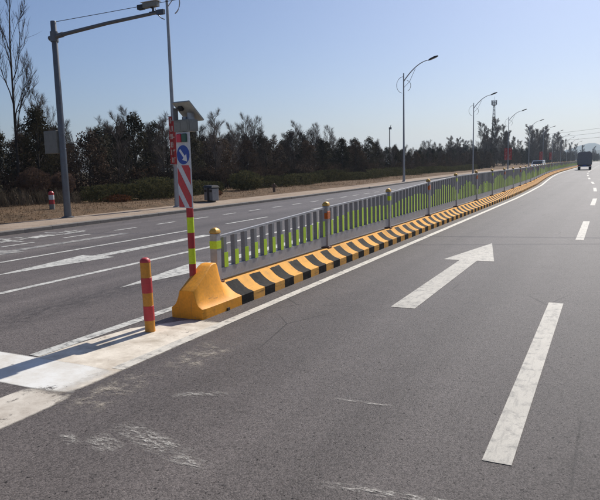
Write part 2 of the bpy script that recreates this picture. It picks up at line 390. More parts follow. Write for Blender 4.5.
# verge: uneven leaf litter ground between pavement and wood
def hgt(x, y):
    return 0.10 + 0.05 * math.sin(x * 1.7 + y * .6) * math.sin(y * .9) + 0.05 * math.sin(x * .5 - y * .37) + 0.012 * (-17.4 - x if x < -17.4 else 0)
mb = MB(); nx, ny = 26, 120
xs = [-17.4 - 43 * (i / (nx - 1)) ** 1.7 for i in range(nx)]
ysv = [-12 + 460 * (j / (ny - 1)) ** 1.8 for j in range(ny)]
vs = [(x + off(min(y, 300)), y, hgt(x, y) * min(1, max(0.0, (-17.4 - x) / .6)) + 0.113) for y in ysv for x in xs]
mb.add(vs, [(j*nx+i, j*nx+i+1, (j+1)*nx+i+1, (j+1)*nx+i) for j in range(ny-1) for i in range(nx-1)])
mb.build('verge_left', M_verge, smooth=True, kind='structure')
mb = MB(); vs = []
for y in YS: vs += [(10.2 + off(y), y, .125), (60 + off(y), y, .3)]
mb.add(vs, [(2*i, 2*i+1, 2*i+3, 2*i+2) for i in range(len(YS)-1)]); mb.build('verge_right', M_ground, kind='structure')
def vz(x, y): return hgt(x, y) + 0.113

# hills on the horizon
def hill(name, dist, pts, depth):
    mb = MB(); vs = []; rows = 7
    for r in range(rows):
        t = r / (rows - 1)
        for x, h in pts:
            k = math.sin(math.pi * min(1, t * .5 / .5) * .5) if r else 0
            vs.append((x * (1 + t * depth / dist), dist + t * depth, -1 + h * (k if t < .7 else 1.0) * (1 + .06 * math.sin(x * .05 + r))))
    n = len(pts)
    mb.add(vs, [(r*n+i, r*n+i+1, (r+1)*n+i+1, (r+1)*n+i) for r in range(rows-1) for i in range(n-1)])
    return mb.build(name, M_hill, smooth=True, kind='structure')
def ridge(seed, base, ctrl, x0, x1, n=90):
    rnd = random.Random(seed); ph = [rnd.uniform(0, 6.28) for _ in range(5)]; out = []
    for i in range(n):
        x = x0 + (x1 - x0) * i / (n - 1)
        h = base
        for (a, p), (b, q) in zip(ctrl, ctrl[1:]):
            if a <= x <= b: h = p + (q - p) * (0.5 - 0.5 * math.cos(math.pi * (x - a) / (b - a)))
        h *= 1 + sum(.035 / (k + 1) * math.sin(x * .012 * (k + 1.3) ** 1.6 + ph[k]) for k in range(5))
        out.append((x, h))
    return out
hill('hills', 2500, ridge(1, 20, [(-900, 14), (-420, 18), (-190, 30), (-116, 56), (-67, 66), (10, 52), (120, 78), (400, 60), (900, 40)], -900, 900), 500)
hill('hills_near', 1500, ridge(4, 8, [(-700, 4), (-150, 6), (-70, 14), (-20, 24), (60, 30), (300, 22), (700, 15)], -700, 700), 300)

# ------------------------------------------------------------------ road markings
def mark(name, poly, m, label, z=0.004, group=None, category='road marking'):
    cx = sum(p[0] for p in poly) / len(poly); cy = sum(p[1] for p in poly) / len(poly)
    mb = MB(); mb.add([(x - cx, y - cy, 0) for x, y in poly], [tuple(range(len(poly)))])
    o = mb.build(name, m, loc=(cx, cy, z), label=label, category=category)
    if group: o['group'] = group
    return o
def long_line(name, xc, wd, ys, m, label, group=None, z=0.004):
    mb = MB(); vs = []
    for y in ys: vs += [(xc - wd/2 + off(y), y, z), (xc + wd/2 + off(y), y, z)]
    mb.add(vs, [(2*i, 2*i+1, 2*i+3, 2*i+2) for i in range(len(ys)-1)])
    o = mb.build(name, m, label=label, category='road marking')
    if group: o['group'] = group
    return o
def yrange(a, b): return [a] + [y for y in YS if a < y < b] + [b]
def arrow(xc, ytail, ytip, m, label, sw=0.30, hw=0.88):
    s = 1 if ytip > ytail else -1; yh = ytip - s * 2.48
    pts = [(xc-sw/2, ytail), (xc+sw/2, ytail), (xc+sw/2, yh), (xc+hw/2, yh), (xc, ytip), (xc-hw/2, yh), (xc-sw/2, yh)]
    cx, cy = xc, (ytail + ytip) / 2
    mb = MB(); mb.add([(x-cx, y-cy, 0) for x, y in pts], [(0,1,2,6), (5,3,4)])
    mb.v[5] = mb.v[5]
    return mb.build('lane_arrow', m, loc=(cx, cy, 0.004), label=label, category='road marking', group='straight-ahead arrows painted on the road')
arrow(-2.17, 7.07, 13.45, M_line, 'large straight white arrow in the near lane, right of the striped kerb')
arrow(-9.33, 13.35, 6.95, M_line2, 'white arrow pointing towards the viewer in the middle lane beyond the fence')
arrow(-6.45, 13.3, 6.9, M_line2, 'white arrow in the lane just behind the fence and orange block')
arrow(-11.95, 13.2, 7.0, M_faded, 'faded white arrow in the lane nearest the far pavement')
long_line('edge_line', -3.80, 0.13, yrange(3.97, 330), M_linew, 'long white line along the right foot of the striped kerb')
long_line('edge_line', -4.83, 0.14, yrange(3.97, 330), M_line2, 'white line along the far foot of the striped kerb')
long_line('lane_line', -7.86, 0.14, yrange(-8, 31), M_line2, 'solid white lane line nearest the fence on the far carriageway')
long_line('lane_line', -10.62, 0.13, yrange(-8, 14.2), M_line2, 'second solid white lane line from the fence on the far carriageway')
lab = ['near', 'second', 'third']
for i in range(16):
    y = 3.5 + 10.98 * i + (0 if i == 0 else 0.0); yl = 4.44
    wd = 0.165
    pts = [(-0.52 - wd/2 + off(y), y), (-0.52 + wd/2 + off(y), y), (-0.52 + wd/2 + off(y+yl), y + yl), (-0.52 - wd/2 + off(y+yl), y + yl)]
    if i == 0: l = 'nearest white lane dash at the lower right'
    elif i == 1: l = 'second white lane dash from the bottom, right of the arrow tip'
    elif i == 2: l = 'third white lane dash up the near carriageway'
    else: l = 'small distant white lane dash further up the near carriageway'
    mark('lane_dash', pts, M_line, l, group='white dashes dividing the near carriageway')
for i in range(14):
    y = 16.2 + 6.2 * i
    mark('lane_dash', [(-10.68 + off(y), y), (-10.56 + off(y), y), (-10.56 + off(y+2.6), y+2.6), (-10.68 + off(y+2.6), y+2.6)], M_line2,
         'short white dash in the middle dashed line of the far carriageway', group='dashes of the middle line across the far carriageway')
for i in range(14):
    y = 33 + 6.2 * i
    mark('lane_dash', [(-7.92 + off(y), y), (-7.80 + off(y), y), (-7.80 + off(y+2.6), y+2.6), (-7.92 + off(y+2.6), y+2.6)], M_line2,
         'short white dash in the fence-side dashed line of the far carriageway', group='dashes of the fence-side line on the far carriageway')
for i in range(44):
    y = 8.0 + 1.9 * i
    mark('lane_dash', [(-12.92 + off(y), y), (-12.80 + off(y), y), (-12.80 + off(y+.95), y+.95), (-12.92 + off(y+.95), y+.95)], M_line2,
         'short white dash in the row nearest the far pavement', group='dashes of the cycle lane line by the far pavement')
# worn characters painted in the cycle lane (illegible strokes)
mb = MB(); rnd = random.Random(3)
for cy in (10.9, 11.9, 12.9):
    for k in range(7):
        x = -14.0 + rnd.uniform(-.42, .42); y = cy + rnd.uniform(-.35, .35)
        if k % 2: mb.add([(x-.3,y-.05,0),(x+.3,y-.05,0),(x+.3,y+.06,0),(x-.3,y+.06,0)], [(0,1,2,3)])
        else: mb.add([(x-.05,y-.35,0.001),(x+.05,y-.35,0.001),(x+.05,y+.35,0.001),(x-.05,y+.35,0.001)], [(0,1,2,3)])
mb.build('painted_characters', M_line2, loc=(0, 0, .004), label='worn white painted characters in the cycle lane beside the far kerb', category='road marking')
# gore area in front of the barrier end
def ragged(poly, n, amp, seed):
    rnd = random.Random(seed); out = []
    for (a, b), (c, d) in zip(poly, poly[1:] + poly[:1]):
        for k in range(n):
            t = k / n; out.append((a + (c-a)*t + (rnd.uniform(-amp, amp) if k else 0), b + (d-b)*t + (rnd.uniform(-amp, amp) if k else 0)))
    return out
mark('gore_patch', [(-3.70, 3.28), (-3.70, 5.75), (-4.22, 5.75), (-4.66, 5.1), (-4.76, 4.4), (-4.80, 3.28)], M_gorepaint,
     'dirty cream paint patch on the ground under the striped marker post', z=0.0020, category='paint patch')
mark('stop_line', [(-3.62, 3.31), (-3.62, 3.96), (-9.2, 3.96), (-9.2, 3.35)], M_stopw, 'bright white stop line leaving the lower left edge', z=0.0032)
mark('paint_remnant', [(-3.62, 1.7), (-3.62, 3.42), (-4.16, 3.42), (-4.20, 1.7)], M_flake,
     'flaking beige paint strip below the white stop line at lower left', z=0.0012, category='paint patch')
def scuff(x, y, lx, ly, rot, m, label, z=0.0045):
    mb = MB(); mb.add([(-lx/2,-ly/2,0),(lx/2,-ly/2,0),(lx/2,ly/2,0),(-lx/2,ly/2,0)], [(0,1,2,3)])
    return mb.build('scuff_mark', m, loc=(x, y, z), rz=rot, label=label, category='scuff mark', group='pale scuffs on the asphalt')
for x, y, lx, ly, r, l in [(-2.83, 2.79, .36, .20, -.35, 'short white scuff at lower left below the paint strip'),
        (-2.58, 2.95, .80, .24, -.30, 'largest white scrape on the asphalt at lower left'),
        (-2.20, 2.81, .40, .14, -.15, 'white scrape at the right end of the lower left group'),
        (-3.08, 2.75, .26, .10, -.4, 'tiny pale scuff near the left edge below the paint strip'),
        
        (-0.95, 2.93, .9, .09, .12, 'thin white scratch at the very bottom of the road'),
        (-1.55, 4.07, .5, .05, .08, 'fine pale scratch in the middle of the near lane'),
        (-2.75, 3.75, .5, .12, .5, 'pale scuff between the paint patch and the near lane')]:
    scuff(x, y, lx, ly, r, M_scuff, l)
for x, y, lx, ly, r, l in [(-3.45, 3.55, .45, 1.1, .1, 'dusty smear along the right edge of the cream paint patch'),
        (-3.35, 4.6, .5, 1.0, .0, 'faint dusty smear right of the striped marker post')]:
    scuff(x, y, lx, ly, r, M_dust, l, .0046)

mb = MB(); vs = []; yy = [5.6 + 1.2 * i for i in range(60)]
for y in yy: vs += [(-4.16 + off(y), y, .0015), (-3.84 + off(y), y, .0015)]
mb.add(vs, [(2*i, 2*i+1, 2*i+3, 2*i+2) for i in range(len(yy)-1)])
mb.build('kerb_grit', M_grit, kind='stuff', label='dusty grit gathered along the foot of the striped kerb', category='grit')
# ------------------------------------------------------------------ median kerb barrier
FX = -4.43                      # fence line
def section(zt, hw=0.22, z1=0.115, tw=0.06, cx=0.0, flat=0.0):
    half = [(hw, 0.0), (hw, z1 * .94), (hw - .012, z1)]
    for t, k in ((.12, .64), (.32, .40), (.60, .185), (.88, .03)):
        k = k * (1 - flat) + (1 - t) * flat * .96
        half.append((tw + (hw - .012 - tw) * k * 1.04, z1 + (zt - z1) * t))
    half += [(tw, zt - .010), (tw - .012, zt)]
    return [(x + cx, z) for x, z in half] + [(-x + cx, z) for x, z in reversed(half)]
barrier = empty('median_kerb_barrier', (MED, 5.7, 0), 'low concrete median kerb with black and yellow stripes under the fence', 'kerb barrier')
eb = MB(); rings = []
for y, zt, tw, hw, cx, fl in [(0, .325, .095, .215, 0, 0), (.012, .333, .10, .22, 0, 0), (.10, .385, .10, .22, 0, 0), (.25, .475, .098, .222, 0, 0), (.38, .555, .09, .226, -.005, 0), (.43, .578, .085, .228, -.008, 0), (.50, .582, .08, .232, -.012, 0), (.55, .575, .08, .24, -.02, 0),
                      (.59, .53, .078, .25, -.03, .1), (.62, .46, .076, .262, -.042, .2), (.66, .38, .074, .28, -.06, .35), (.72, .325, .072, .30, -.08, .28), (.78, .298, .07, .315, -.095, .28), (.851, .287, .068, .32, -.10, .28)]:
    rings.append([(x, y, z) for x, z in section(zt, hw, .13 if y < .1 else .125, tw, cx, fl)])
eb.loft(rings)
end_block = eb.build('end_block', M_orange, barrier, smooth=True, label='plain orange wedge block at the near end of the kerb')
MB().box(.205, .236, .50, .55, 0.0, .035).build('drain_notch', M_dark, end_block)
bl = MB(); bl.loft([[(x, y, z) for x, z in section(.285, .32, .125, .068, -.10, .28)] for y in (0.004, 1.166)]); bl_me = bl.mesh('block', M_kerb, True)
y = 6.555; nb = 0
while y < 168:
    a = math.atan2(off(y + 1.17) - off(y), 1.17)
    link('block', bl_me, barrier, (off(y), y - 5.7, 0), -a); y += 1.17; nb += 1

# ------------------------------------------------------------------ median fence
fence = empty('median_fence', (FX, 6.48, 0), 'long grey slatted steel fence with green strips standing on the striped kerb', 'fence')
PS = 3.45; NP = 47
zt_tab = [.99, 1.105, 1.185, 1.30, 1.38]
def post_top(k): return zt_tab[k] if k < len(zt_tab) else 1.40
pm = MB(); pm.bbox(-.05, .05, -.05, .05, 0, 1, .004); post_me = pm.mesh('post', M_rail)
cm = MB(); cm.loft([[(sx*s_, sy*s_, z) for sx, sy in ((-1,-1),(-.0,-1.12),(1,-1),(1.12,0),(1,1),(0,1.12),(-1,1),(-1.12,0))] for s_, z in ((.052, 0), (.064, .012), (.064, .035), (.05, .065), (.024, .085), (.006, .09))])
cap_me = cm.mesh('cap', M_gold, True)
bm_ = MB(); bm_.box(-.053, .053, -.053, .053, 0, .10); bandg_me = bm_.mesh('reflective_band', M_limepost)
bm_ = MB(); bm_.bbox(.045, .062, -.075, .045, 0, .13, .004); bm_.bbox(-.045, .045, -.066, -.045, 0, .10, .004); bando_me = bm_.mesh('reflector', M_orefl)
fm = MB(); fm.bbox(-.075, .075, -.075, .075, 0, .02, .004)
for sx in (-.055, .055):
    for sy in (-.055, .055): fm.lathe([(.012, .02), (.012, .035)], 6, (sx, sy))
foot_me = fm.mesh('foot_plate', M_rust)
sm = MB(); sm.box(-.032, .032, -.032, .032, 0, 1); slat_me = sm.mesh('slat', M_slatshade)
gm = MB(); gm.box(.0322, .0352, -.030, .056, 0, 1); strip_me = gm.mesh('green_strip', M_lime)
KERB_T = .285
def ppos(k): y = 6.48 + PS * k; return Vector((off(y), PS * k, 0))
rest_slats, rest_green = MB(), MB(); nsl = 0
rnd = random.Random(11)
for k in range(NP):
    p = ppos(k); q = ppos(k + 1); T = post_top(k) - .085
    po = link('post', post_me, fence, (p.x, p.y, KERB_T), 0, (1, 1, T - KERB_T)); po.rotation_euler = (R(rnd.gauss(0, .35)), R(rnd.gauss(0, .35)), R(rnd.gauss(0, 1.0)))
    inv = 1.0 / (T - KERB_T)
    c = link('cap', cap_me, po, (0, 0, 1.0), None, (.80, .80, inv * .85))
    if k % 2 == 0: link('reflective_band', bandg_me, po, (0, 0, 1 - .19 * inv), None, (1, 1, inv))
    else: link('reflector', bando_me, po, (0, 0, 1 - .22 * inv), None, (1, 1, inv))
    link('foot_plate', foot_me, po, (0, 0, 0.001), None, (1, 1, inv))
    if k == NP - 1: break
    r0, r1 = post_top(k) - .10, post_top(k + 1) - .10
    if k == 0: r0 = .87
    l0, l1 = (.455, .495) if k == 0 else (.50, .51)
    d = (q - p); a = math.atan2(d.x, d.y)
    def rail(z0a, z0b, z1a, z1b, hw, name):
        mb = MB(); y0, y1 = .053, PS - .053
        vs = [(-hw,y0,z0a),(hw,y0,z0a),(hw,y1,z0b),(-hw,y1,z0b),(-hw,y0,z1a),(hw,y0,z1a),(hw,y1,z1b),(-hw,y1,z1b)]
        mb.add(vs, [(0,3,2,1),(4,5,6,7),(0,1,5,4),(1,2,6,5),(2,3,7,6),(3,0,4,7)])
        return mb.build(name, M_rail, fence, loc=(p.x, p.y, 0), rz=-a)
    rail(r0 - .028, r1 - .028, r0, r1, .022, 'top_rail')
    rail(.335, .335, l0, l1, .028, 'bottom_rail')
    ns = 13
    for i in range(ns):
        t = (i + .5) / ns
        sp = p + d * ((.05 + t * (PS - .10)) / PS)
        zt = r0 + (r1 - r0) * t - .027; zb = l0 + (l1 - l0) * t - .01
        if k < 1: g = .47 + .10 * t
        elif k < 3: g = .52 + .16 * math.sin(math.pi * t)
        else: g = .26 + (.40 + .14 * math.sin(k * 2.3)) * max(0, math.sin(math.pi * t)) ** (.8 + .35 * math.sin(k * 1.7)) + .06 * math.sin(i * 2.1 + k)
        g += rnd.uniform(-.03, .03)
        if nsl < 299:
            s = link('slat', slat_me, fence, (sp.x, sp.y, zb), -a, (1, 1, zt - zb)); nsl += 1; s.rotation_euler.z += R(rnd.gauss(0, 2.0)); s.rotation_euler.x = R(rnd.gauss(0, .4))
            link('green_strip', strip_me, s, (0, 0, 0.02), None, (1, 1, g))
        else:
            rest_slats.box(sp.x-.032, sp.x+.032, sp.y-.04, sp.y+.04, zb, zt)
            rest_green.box(sp.x+.0322, sp.x+.0352, sp.y-.030, sp.y+.056, zb + .01, zb + g * (zt - zb))
o = rest_slats.build('far_slats', M_slatshade, fence, kind='stuff')
rest_green.build('far_green_strips', M_lime, o, kind='stuff')

# ------------------------------------------------------------------ striped marker post
mp = empty('marker_post', (-4.365, 5.09, 0), 'short yellow and red banded marker post standing on the cream paint patch', 'marker post')
mp.rotation_euler = (R(.3), R(-1.0), 0)
def cyl(r, z0, z1, m, name, parent, n=20): 
    mb = MB(); mb.lathe([(r, z0), (r, z1)], n); return mb.build(name, m, parent, smooth=True)
mb = MB(); mb.lathe([(.055, 0), (.055, .745), (.053, .765), (.044, .785), (.028, .796), (.004, .80)], 22); body = mb.build('post_body', M_postyellow, mp, smooth=True)
for z0, z1 in ((.125, .285), (.425, .59)):
    mb = MB(); mb.lathe([(.0545, z0), (.0572, z0 + .002), (.0572, z1 - .002), (.0545, z1)], 22); mb.build('red_band', M_redband, mp, smooth=True)
mb = MB(); mb.lathe([(.0545, .752), (.0572, .755), (.055, .771), (.046, .789), (.029, .801), (.004, .805)], 22); mb.build('cap', M_redband, mp, smooth=True)

# ------------------------------------------------------------------ keep-right sign on the barrier end
SG = empty('keep_right_sign', (-4.415, 5.965, 0), 'solar warning sign with blue arrow disc and red white chevrons on the orange block', 'road sign')
z = .36
for nm, z0, z1, m in (('post_band', .36, .603, M_red), ('post_band', .603, .788, M_limepost), ('post_band', .788, .976, M_red), ('post_band', .976, 1.157, M_limepost), ('post_band', 1.157, 1.30, M_red)):
    cyl(.041, z0, z1, m, nm, SG)
cyl(.038, 1.30, 2.32, M_galv, 'post', SG)
ROT = -R(13)
bd = MB(); bd.bbox(-.118, .118, -.058, -.042, 1.27, 2.145, .003)
board = bd.build('sign_board', M_whitesheet, SG, rz=ROT)
bk = MB(); bk.box(-.10, .10, -.041, -.028, 1.45, 1.48); bk.box(-.10, .10, -.041, -.028, 1.95, 1.98); bk.build('bracket', M_galv, SG, rz=ROT)
# chevrons: red diagonal bands, low right, clipped to the lower panel
def clip_band(x0, x1, z0, z1, c0, c1, slope):
    # region between lines z = c0 - slope*x and z = c1 - slope*x in the rectangle
    P = [(x0, z0), (x1, z0), (x1, z1), (x0, z1)]
    def cl(P, f):
        out = []
        for a, b in zip(P, P[1:] + P[:1]):
            fa, fb = f(a), f(b)
            if fa >= 0: out.append(a)
            if fa * fb < 0: t = fa / (fa - fb); out.append((a[0] + (b[0]-a[0])*t, a[1] + (b[1]-a[1])*t))
        return out
    P = cl(P, lambda p: p[1] + slope * p[0] - c0)
    return cl(P, lambda p: c1 - p[1] - slope * p[0]) if P else P
for k in range(5):
    c0 = 1.39 - .945 + .315 * k
    P = clip_band(-.112, .112, 1.28, 1.765, c0, c0 + .185, 1.5)
    if len(P) > 2:
        mb = MB(); mb.prism(P, 'y', -.0605, -.0575); mb.build('red_chevron', M_redband, board)
mb = MB(); pts = [(.110 * math.cos(t * math.pi / 18), 1.885 + .110 * math.sin(t * math.pi / 18)) for t in range(36)]
mb.prism(pts, 'y', -.0605, -.0575); disc = mb.build('blue_disc', M_blue, board)
def arrow_poly():
    A = Vector((-.055, 1.945)); B = Vector((.060, 1.815)); d = (B - A).normalized(); q = Vector((-d.y, d.x)); hw = .015; hd = .050; hl = .062
    C = B - d * hl
    return [tuple(p) for p in (A - q*hw, C - q*hw, C - q*hd, B + d*.012, C + q*hd, C + q*hw, A + q*hw)]
ap = arrow_poly(); mb = MB()
mb.add([(x, y_, z_) for y_ in (-.0625, -.0604) for x, z_ in ap], [(0,1,5,6), (2,3,4), (7,13,12,8), (9,11,10)] + [(i, (i+1) % 7, 7 + (i+1) % 7, 7 + i) for i in range(7)])
mb.build('white_arrow', M_white, disc)
lp = MB(); lp.bbox(-.085, -.005, -.085, -.056, 2.03, 2.125, .008); lp.build('red_lamp', M_lensred, SG, rz=ROT)
lp = MB(); lp.bbox(.005, .085, -.085, -.056, 2.03, 2.125, .008); lp.build('dark_lamp', M_lensgreen, SG, rz=ROT)
cs = MB(); cs.bbox(-.125, .135, -.075, .075, 2.15, 2.285, .006); case = cs.build('control_case', M_box, SG, rz=ROT)
for x0 in (-.112, .008):
    mb = MB(); mb.box(x0, x0 + .107, -.079, -.074, 2.165, 2.265); mb.build('case_window', M_box, case)
mb = MB(); mb.box(.1345, .140, -.06, .06, 2.165, 2.265); mb.build('case_side_window', M_box, case)
# tilted solar panel facing the sun side (+y)
pa = R(40)
def tp(x, s_, t): return (x, .02 + s_ * math.cos(pa) + t * math.sin(pa), 2.385 - s_ * math.sin(pa) + t * math.cos(pa))
def slab(x0, x1, s0, s1, t0, t1):
    mb = MB(); mb.loft([[tp(x0,s0,t), tp(x1,s0,t), tp(x1,s1,t), tp(x0,s1,t)] for t in (t0, t1)]); return mb
sp_ = slab(-.115, .145, -.14, .17, 0, .018).build('solar_panel', M_solarback, SG, rz=ROT * .5)
slab(-.105, .135, -.13, .16, .0185, .0205).build('solar_cells', M_cell, sp_)
slab(-.06, .0, -.085, -.035, -.03, -.001).build('junction_box', M_dark, sp_)
mb = MB(); mb.box(-.11, -.09, -.10, -.02, 2.28, 2.42); mb.build('panel_bracket', M_galv, SG, rz=ROT * .5)
mb = MB(); mb.box(.07, .09, -.04, .06, 2.28, 2.36); mb.build('panel_bracket', M_galv, SG, rz=ROT * .5)

# ------------------------------------------------------------------ street lamps
def make_lamp():
    root = empty('street_lamp', (0, 0, 0), 'lamp', 'street lamp', 'street lamps along the far pavement')
    mb = MB(); mb.lathe([(.19, 0), (.19, .03), (.13, .05), (.115, .30), (.105, 1.2)], 14); mb.build('base', M_galv, root, smooth=True)
    mb = MB(); mb.lathe([(.095, 1.2), (.05, 9.45)], 12); mb.build('pole', M_galv, root, smooth=True)
    arm = MB(); pts = []
    for t in range(11):
        k = t / 10; pts.append((.0 + 2.3 * k, 0, 8.75 + 1.62 * (1 - (1 - k) ** 1.9)))
    arm.tube(pts, [.05 - .018 * i / 10 for i in range(11)], 8); arm.build('arm', M_galv, root, smooth=True)
    # scroll ornaments
    for s_, r_, cx, cz in ((-1, .62, -.02, 8.45), (1, .55, .30, 8.35)):
        sc_ = MB(); sc_.tube([(cx + s_ * r_ * math.sin(a_ * .29) * (1.0 if s_ < 0 else .62), 0, cz + (1.0 if s_ < 0 else .7) * r_ * math.cos(a_ * .29) * 1.15) for a_ in range(11)], .022, 6); sc_.build('scroll', M_galv, root, smooth=True)
    ln = MB(); ln.tube([(.0, 0, 8.2), (.55, 0, 8.72), (1.05, 0, 9.75)], .018, 6); ln.build('brace', M_galv, root, smooth=True)
    hd = MB()
    def hr(x, z, w_, h_): return [(x, -w_, z), (x, -w_*.8, z + h_), (x, w_*.8, z + h_), (x, w_, z), (x, w_*.7, z - h_*.4), (x, -w_*.7, z - h_*.4)]
    hd.loft([hr(2.2, 10.33, .05, .05), hr(2.35, 10.38, .13, .10), hr(2.75, 10.52, .16, .11), hr(3.0, 10.60, .10, .07), hr(3.05, 10.62, .03, .03)])
    head = hd.build('lamp_head', M_dark, root, smooth=True)
    gl = MB(); gl.add([(2.4,-.1,10.345),(2.9,-.1,10.51),(2.9,.1,10.51),(2.4,.1,10.345)], [(0,1,2,3)]); gl.build('lens', M_alu, head)
    return root
lamp = make_lamp()
LY = [21.5, 54.3, 87.2, 118.8, 151.3, 183.5, 211, 246, 279, 310, 350]
LX = [-16.55, -16.5, -16.75, -16.6, -16.6, -16.5, -16.3, -16.1, -16.0, -15.9, -15.9]
LL = ['tall street lamp pole behind the sign, its arm out at the top of the picture', 'tall double-curved street lamp rising alone in the middle of the sky',
      'second full street lamp, left of the lattice mast', 'third full street lamp with a red banner, right of the lattice mast',
      'street lamp just right of the bushy bare poplar clump', 'street lamp sixth along the far pavement']
for i, (x, y) in enumerate(zip(LX, LY)):
    o = lamp if i == 0 else copy_tree(lamp)
    o.location = (x, y, .12); o['label'] = LL[i] if i < len(LL) else 'tiny distant street lamp near the end of the row'
# banners on lamps
def banner(x, y, z0, z1, w_, label, chars=6):
    b = empty('banner', (x, y, z0), label, 'banner', 'red banners on lamp poles')
    H_ = z1 - z0; mb = MB(); rings = []
    n = 12
    for i in range(n + 1):
        t = i / n; xx = w_ * t; yy = .03 * math.sin(t * 7) 
        rings.append([(xx, yy, 0), (xx, yy - .012, 0), (xx, yy - .012, H_), (xx, yy, H_)])
    mb.loft(rings); cl = mb.build('cloth', M_banner, b)
    for z_ in (-.02, H_ + .02):
        mb = MB(); mb.tube([(-.05 if w_ > 0 else .05, 0, z_), (w_, 0, z_)], .018, 6); mb.build('rod', M_galv, b)
    r_ = random.Random(int(y)); mb = MB(); cw = abs(w_) * .55
    for c in range(chars):
        zc = H_ * (1 - (c + .5) / chars); cx_ = w_ * .5
        for k in range(5):
            a_ = cx_ + r_.uniform(-.5, .2) * cw; bz = zc + r_.uniform(-.35, .35) * H_ / chars
            if k % 2: mb.box(a_, a_ + cw * .5, -.052, -.046, bz - .018, bz + .018)
            else: mb.box(a_ - .015, a_ + .015, -.052, -.046, zc - H_ / chars * .33, zc + H_ / chars * .33)
    mb.build('lettering', M_bannertext, cl, kind='stuff')
    return b
banner(-16.62, 21.30, 1.95, 3.90, .34, 'long red banner with pale characters hanging behind the sign')
banner(-16.7, 118.8, 1.9, 4.0, -.55, 'red banner on the lamp right of the lattice mast', 4)
banner(-16.5, 118.8, 1.9, 4.0, .55, 'red banner on the road side of the lamp right of the lattice mast', 4)
banner(-16.5, 183.5, 1.7, 4.0, -.9, 'distant red banner left of the dark truck', 4)
banner(-16.2, 211, 1.7, 4.0, -.9, 'most distant red banner, close to the dark truck', 4)

# ------------------------------------------------------------------ traffic camera pole
cp = empty('camera_pole', (-17.2, 16.05, .12), 'grey pole with a long arm carrying a traffic camera at upper left', 'camera pole')
mb = MB(); mb.lathe([(.22, 0), (.22, .03), (.13, .05), (.12, .4), (.095, 6.70), (.085, 6.72)], 16); mb.build('pole', M_polegrey, cp, smooth=True)
mb = MB(); mb.tube([(-.22, 0, 6.17), (.0, 0, 6.20), (.42, 0, 6.235)], .085, 10); mb.lathe([(.135, 6.03), (.135, 6.37)], 14); mb.build('arm_flange', M_polegrey, cp, smooth=True)
mb = MB(); mb.tube([(.42, 0, 6.235), (2.4, 0, 6.36), (4.68, 0, 6.44)], [.065, .058, .048], 10); arm = mb.build('arm', M_polegrey, cp, smooth=True)
mb = MB(); mb.bbox(-.82, -.10, -.16, .16, 2.27, 3.05, .01); bxo = mb.build('equipment_box', M_box, cp, rz=R(-8))
mb = MB(); mb.box(-.79, -.13, -.166, -.158, 2.30, 3.02); mb.build('box_door', M_box, bxo)
mb = MB(); mb.box(-.14, .14, -.03, .03, 2.4, 2.44); mb.box(-.14, .14, -.03, .03, 2.88, 2.92); mb.build('box_clamp', M_galv, cp)
mb = MB(); mb.tube([(4.3, 0, 6.42), (4.3, 0, 6.58), (4.22, 0, 6.62)], .035, 8); mb.box(4.18, 4.42, -.05, .05, 6.45, 6.48); mb.build('camera_bracket', M_dark, cp)
mb = MB(); mb.bbox(3.95, 4.50, -.09, .09, 6.62, 6.77, .015); cmr = mb.build('camera_housing', M_box, cp)
mb = MB(); mb.box(3.90, 4.54, -.11, .11, 6.775, 6.79); mb.build('sun_shield', M_white, cmr)
mb = MB(); mb.bbox(3.72, 3.95, -.075, .075, 6.60, 6.74, .01); mb.build('flash_unit', M_dark, cmr)
mb = MB(); mb.box(4.45, 4.72, -.055, .055, 6.36, 6.50); mb.build('arm_end', M_truckcab, cp)

# overhead cables whose shadows cross the road
def cable(pts, label):
    A, B = Vector(pts[0]), Vector(pts[1]); n = 24; P = []
    for i in range(n + 1):
        t = i / n; p = A.lerp(B, t); p.z -= pts[2] * 4 * t * (1 - t); P.append(p)
    mb = MB(); mb.tube([p - A for p in P], pts[3], 6)
    return mb.build('overhead_cable', M_dark, loc=A, label=label, category='cable', group='overhead cables')
cable([(-17.2, 16.1, 6.82), (16.0, 33.2, 13.4), .25, .010], 'thin cable running past the top of the camera pole')
cable([(-32.0, 23.5, 12.6), (16.0, 31.4, 12.6), .4, .014], 'upper thin cable crossing high over the road')
for x, y, z_, r_ in ((16.0, 33.2, 13.7, 0), (16.0, 31.4, 12.9, 0)):
    p_ = empty('utility_pole', (x, y, 0), 'concrete pole carrying the cable over the road', 'utility pole', 'utility poles for the cables')
    mb = MB(); mb.lathe([(.16, 0), (.10, z_)], 12); mb.build('pole', M_galv, p_, smooth=True)
    mb = MB(); mb.box(-.6, .6, -.05, .05, z_ - .45, z_ - .35); mb.build('crossarm', M_galv, p_)

# ------------------------------------------------------------------ small roadside things
bo = empty('bollard', (-19.9, 17.8, vz(-19.9, 17.8) - .03), 'red and white banded bollard on the verge beside the camera pole', 'bollard')
for z0, z1, m in ((0, .24, M_box), (.24, .42, M_red), (.42, .60, M_whitesheet), (.60, .70, M_red)):
    mb = MB(); mb.lathe([(.105, z0), (.105, z1)] + ([(.07, z1 + .04), (.01, z1 + .05)] if z1 > .65 else []), 16); mb.build('band', m, bo, smooth=True)
bn = empty('twin_litter_bin', (-17.15, 24.95, .12), 'grey twin litter bin with black frame on the far pavement', 'litter bin', rz=R(-28))
for s_ in (-1, 1):
    mb = MB(); mb.bbox(s_*.27-.17, s_*.27+.17, -.17, .17, .08, .66, .02); b_ = mb.build('bin_body', M_binsteel, bn)
    mb = MB(); mb.box(s_*.27-.13, s_*.27+.13, -.175, -.169, .48, .60); mb.build('opening', M_dark, b_)
mb = MB(); mb.box(-.075, .075, -.19, .19, 0, .80); mb.build('frame', M_dark, bn)
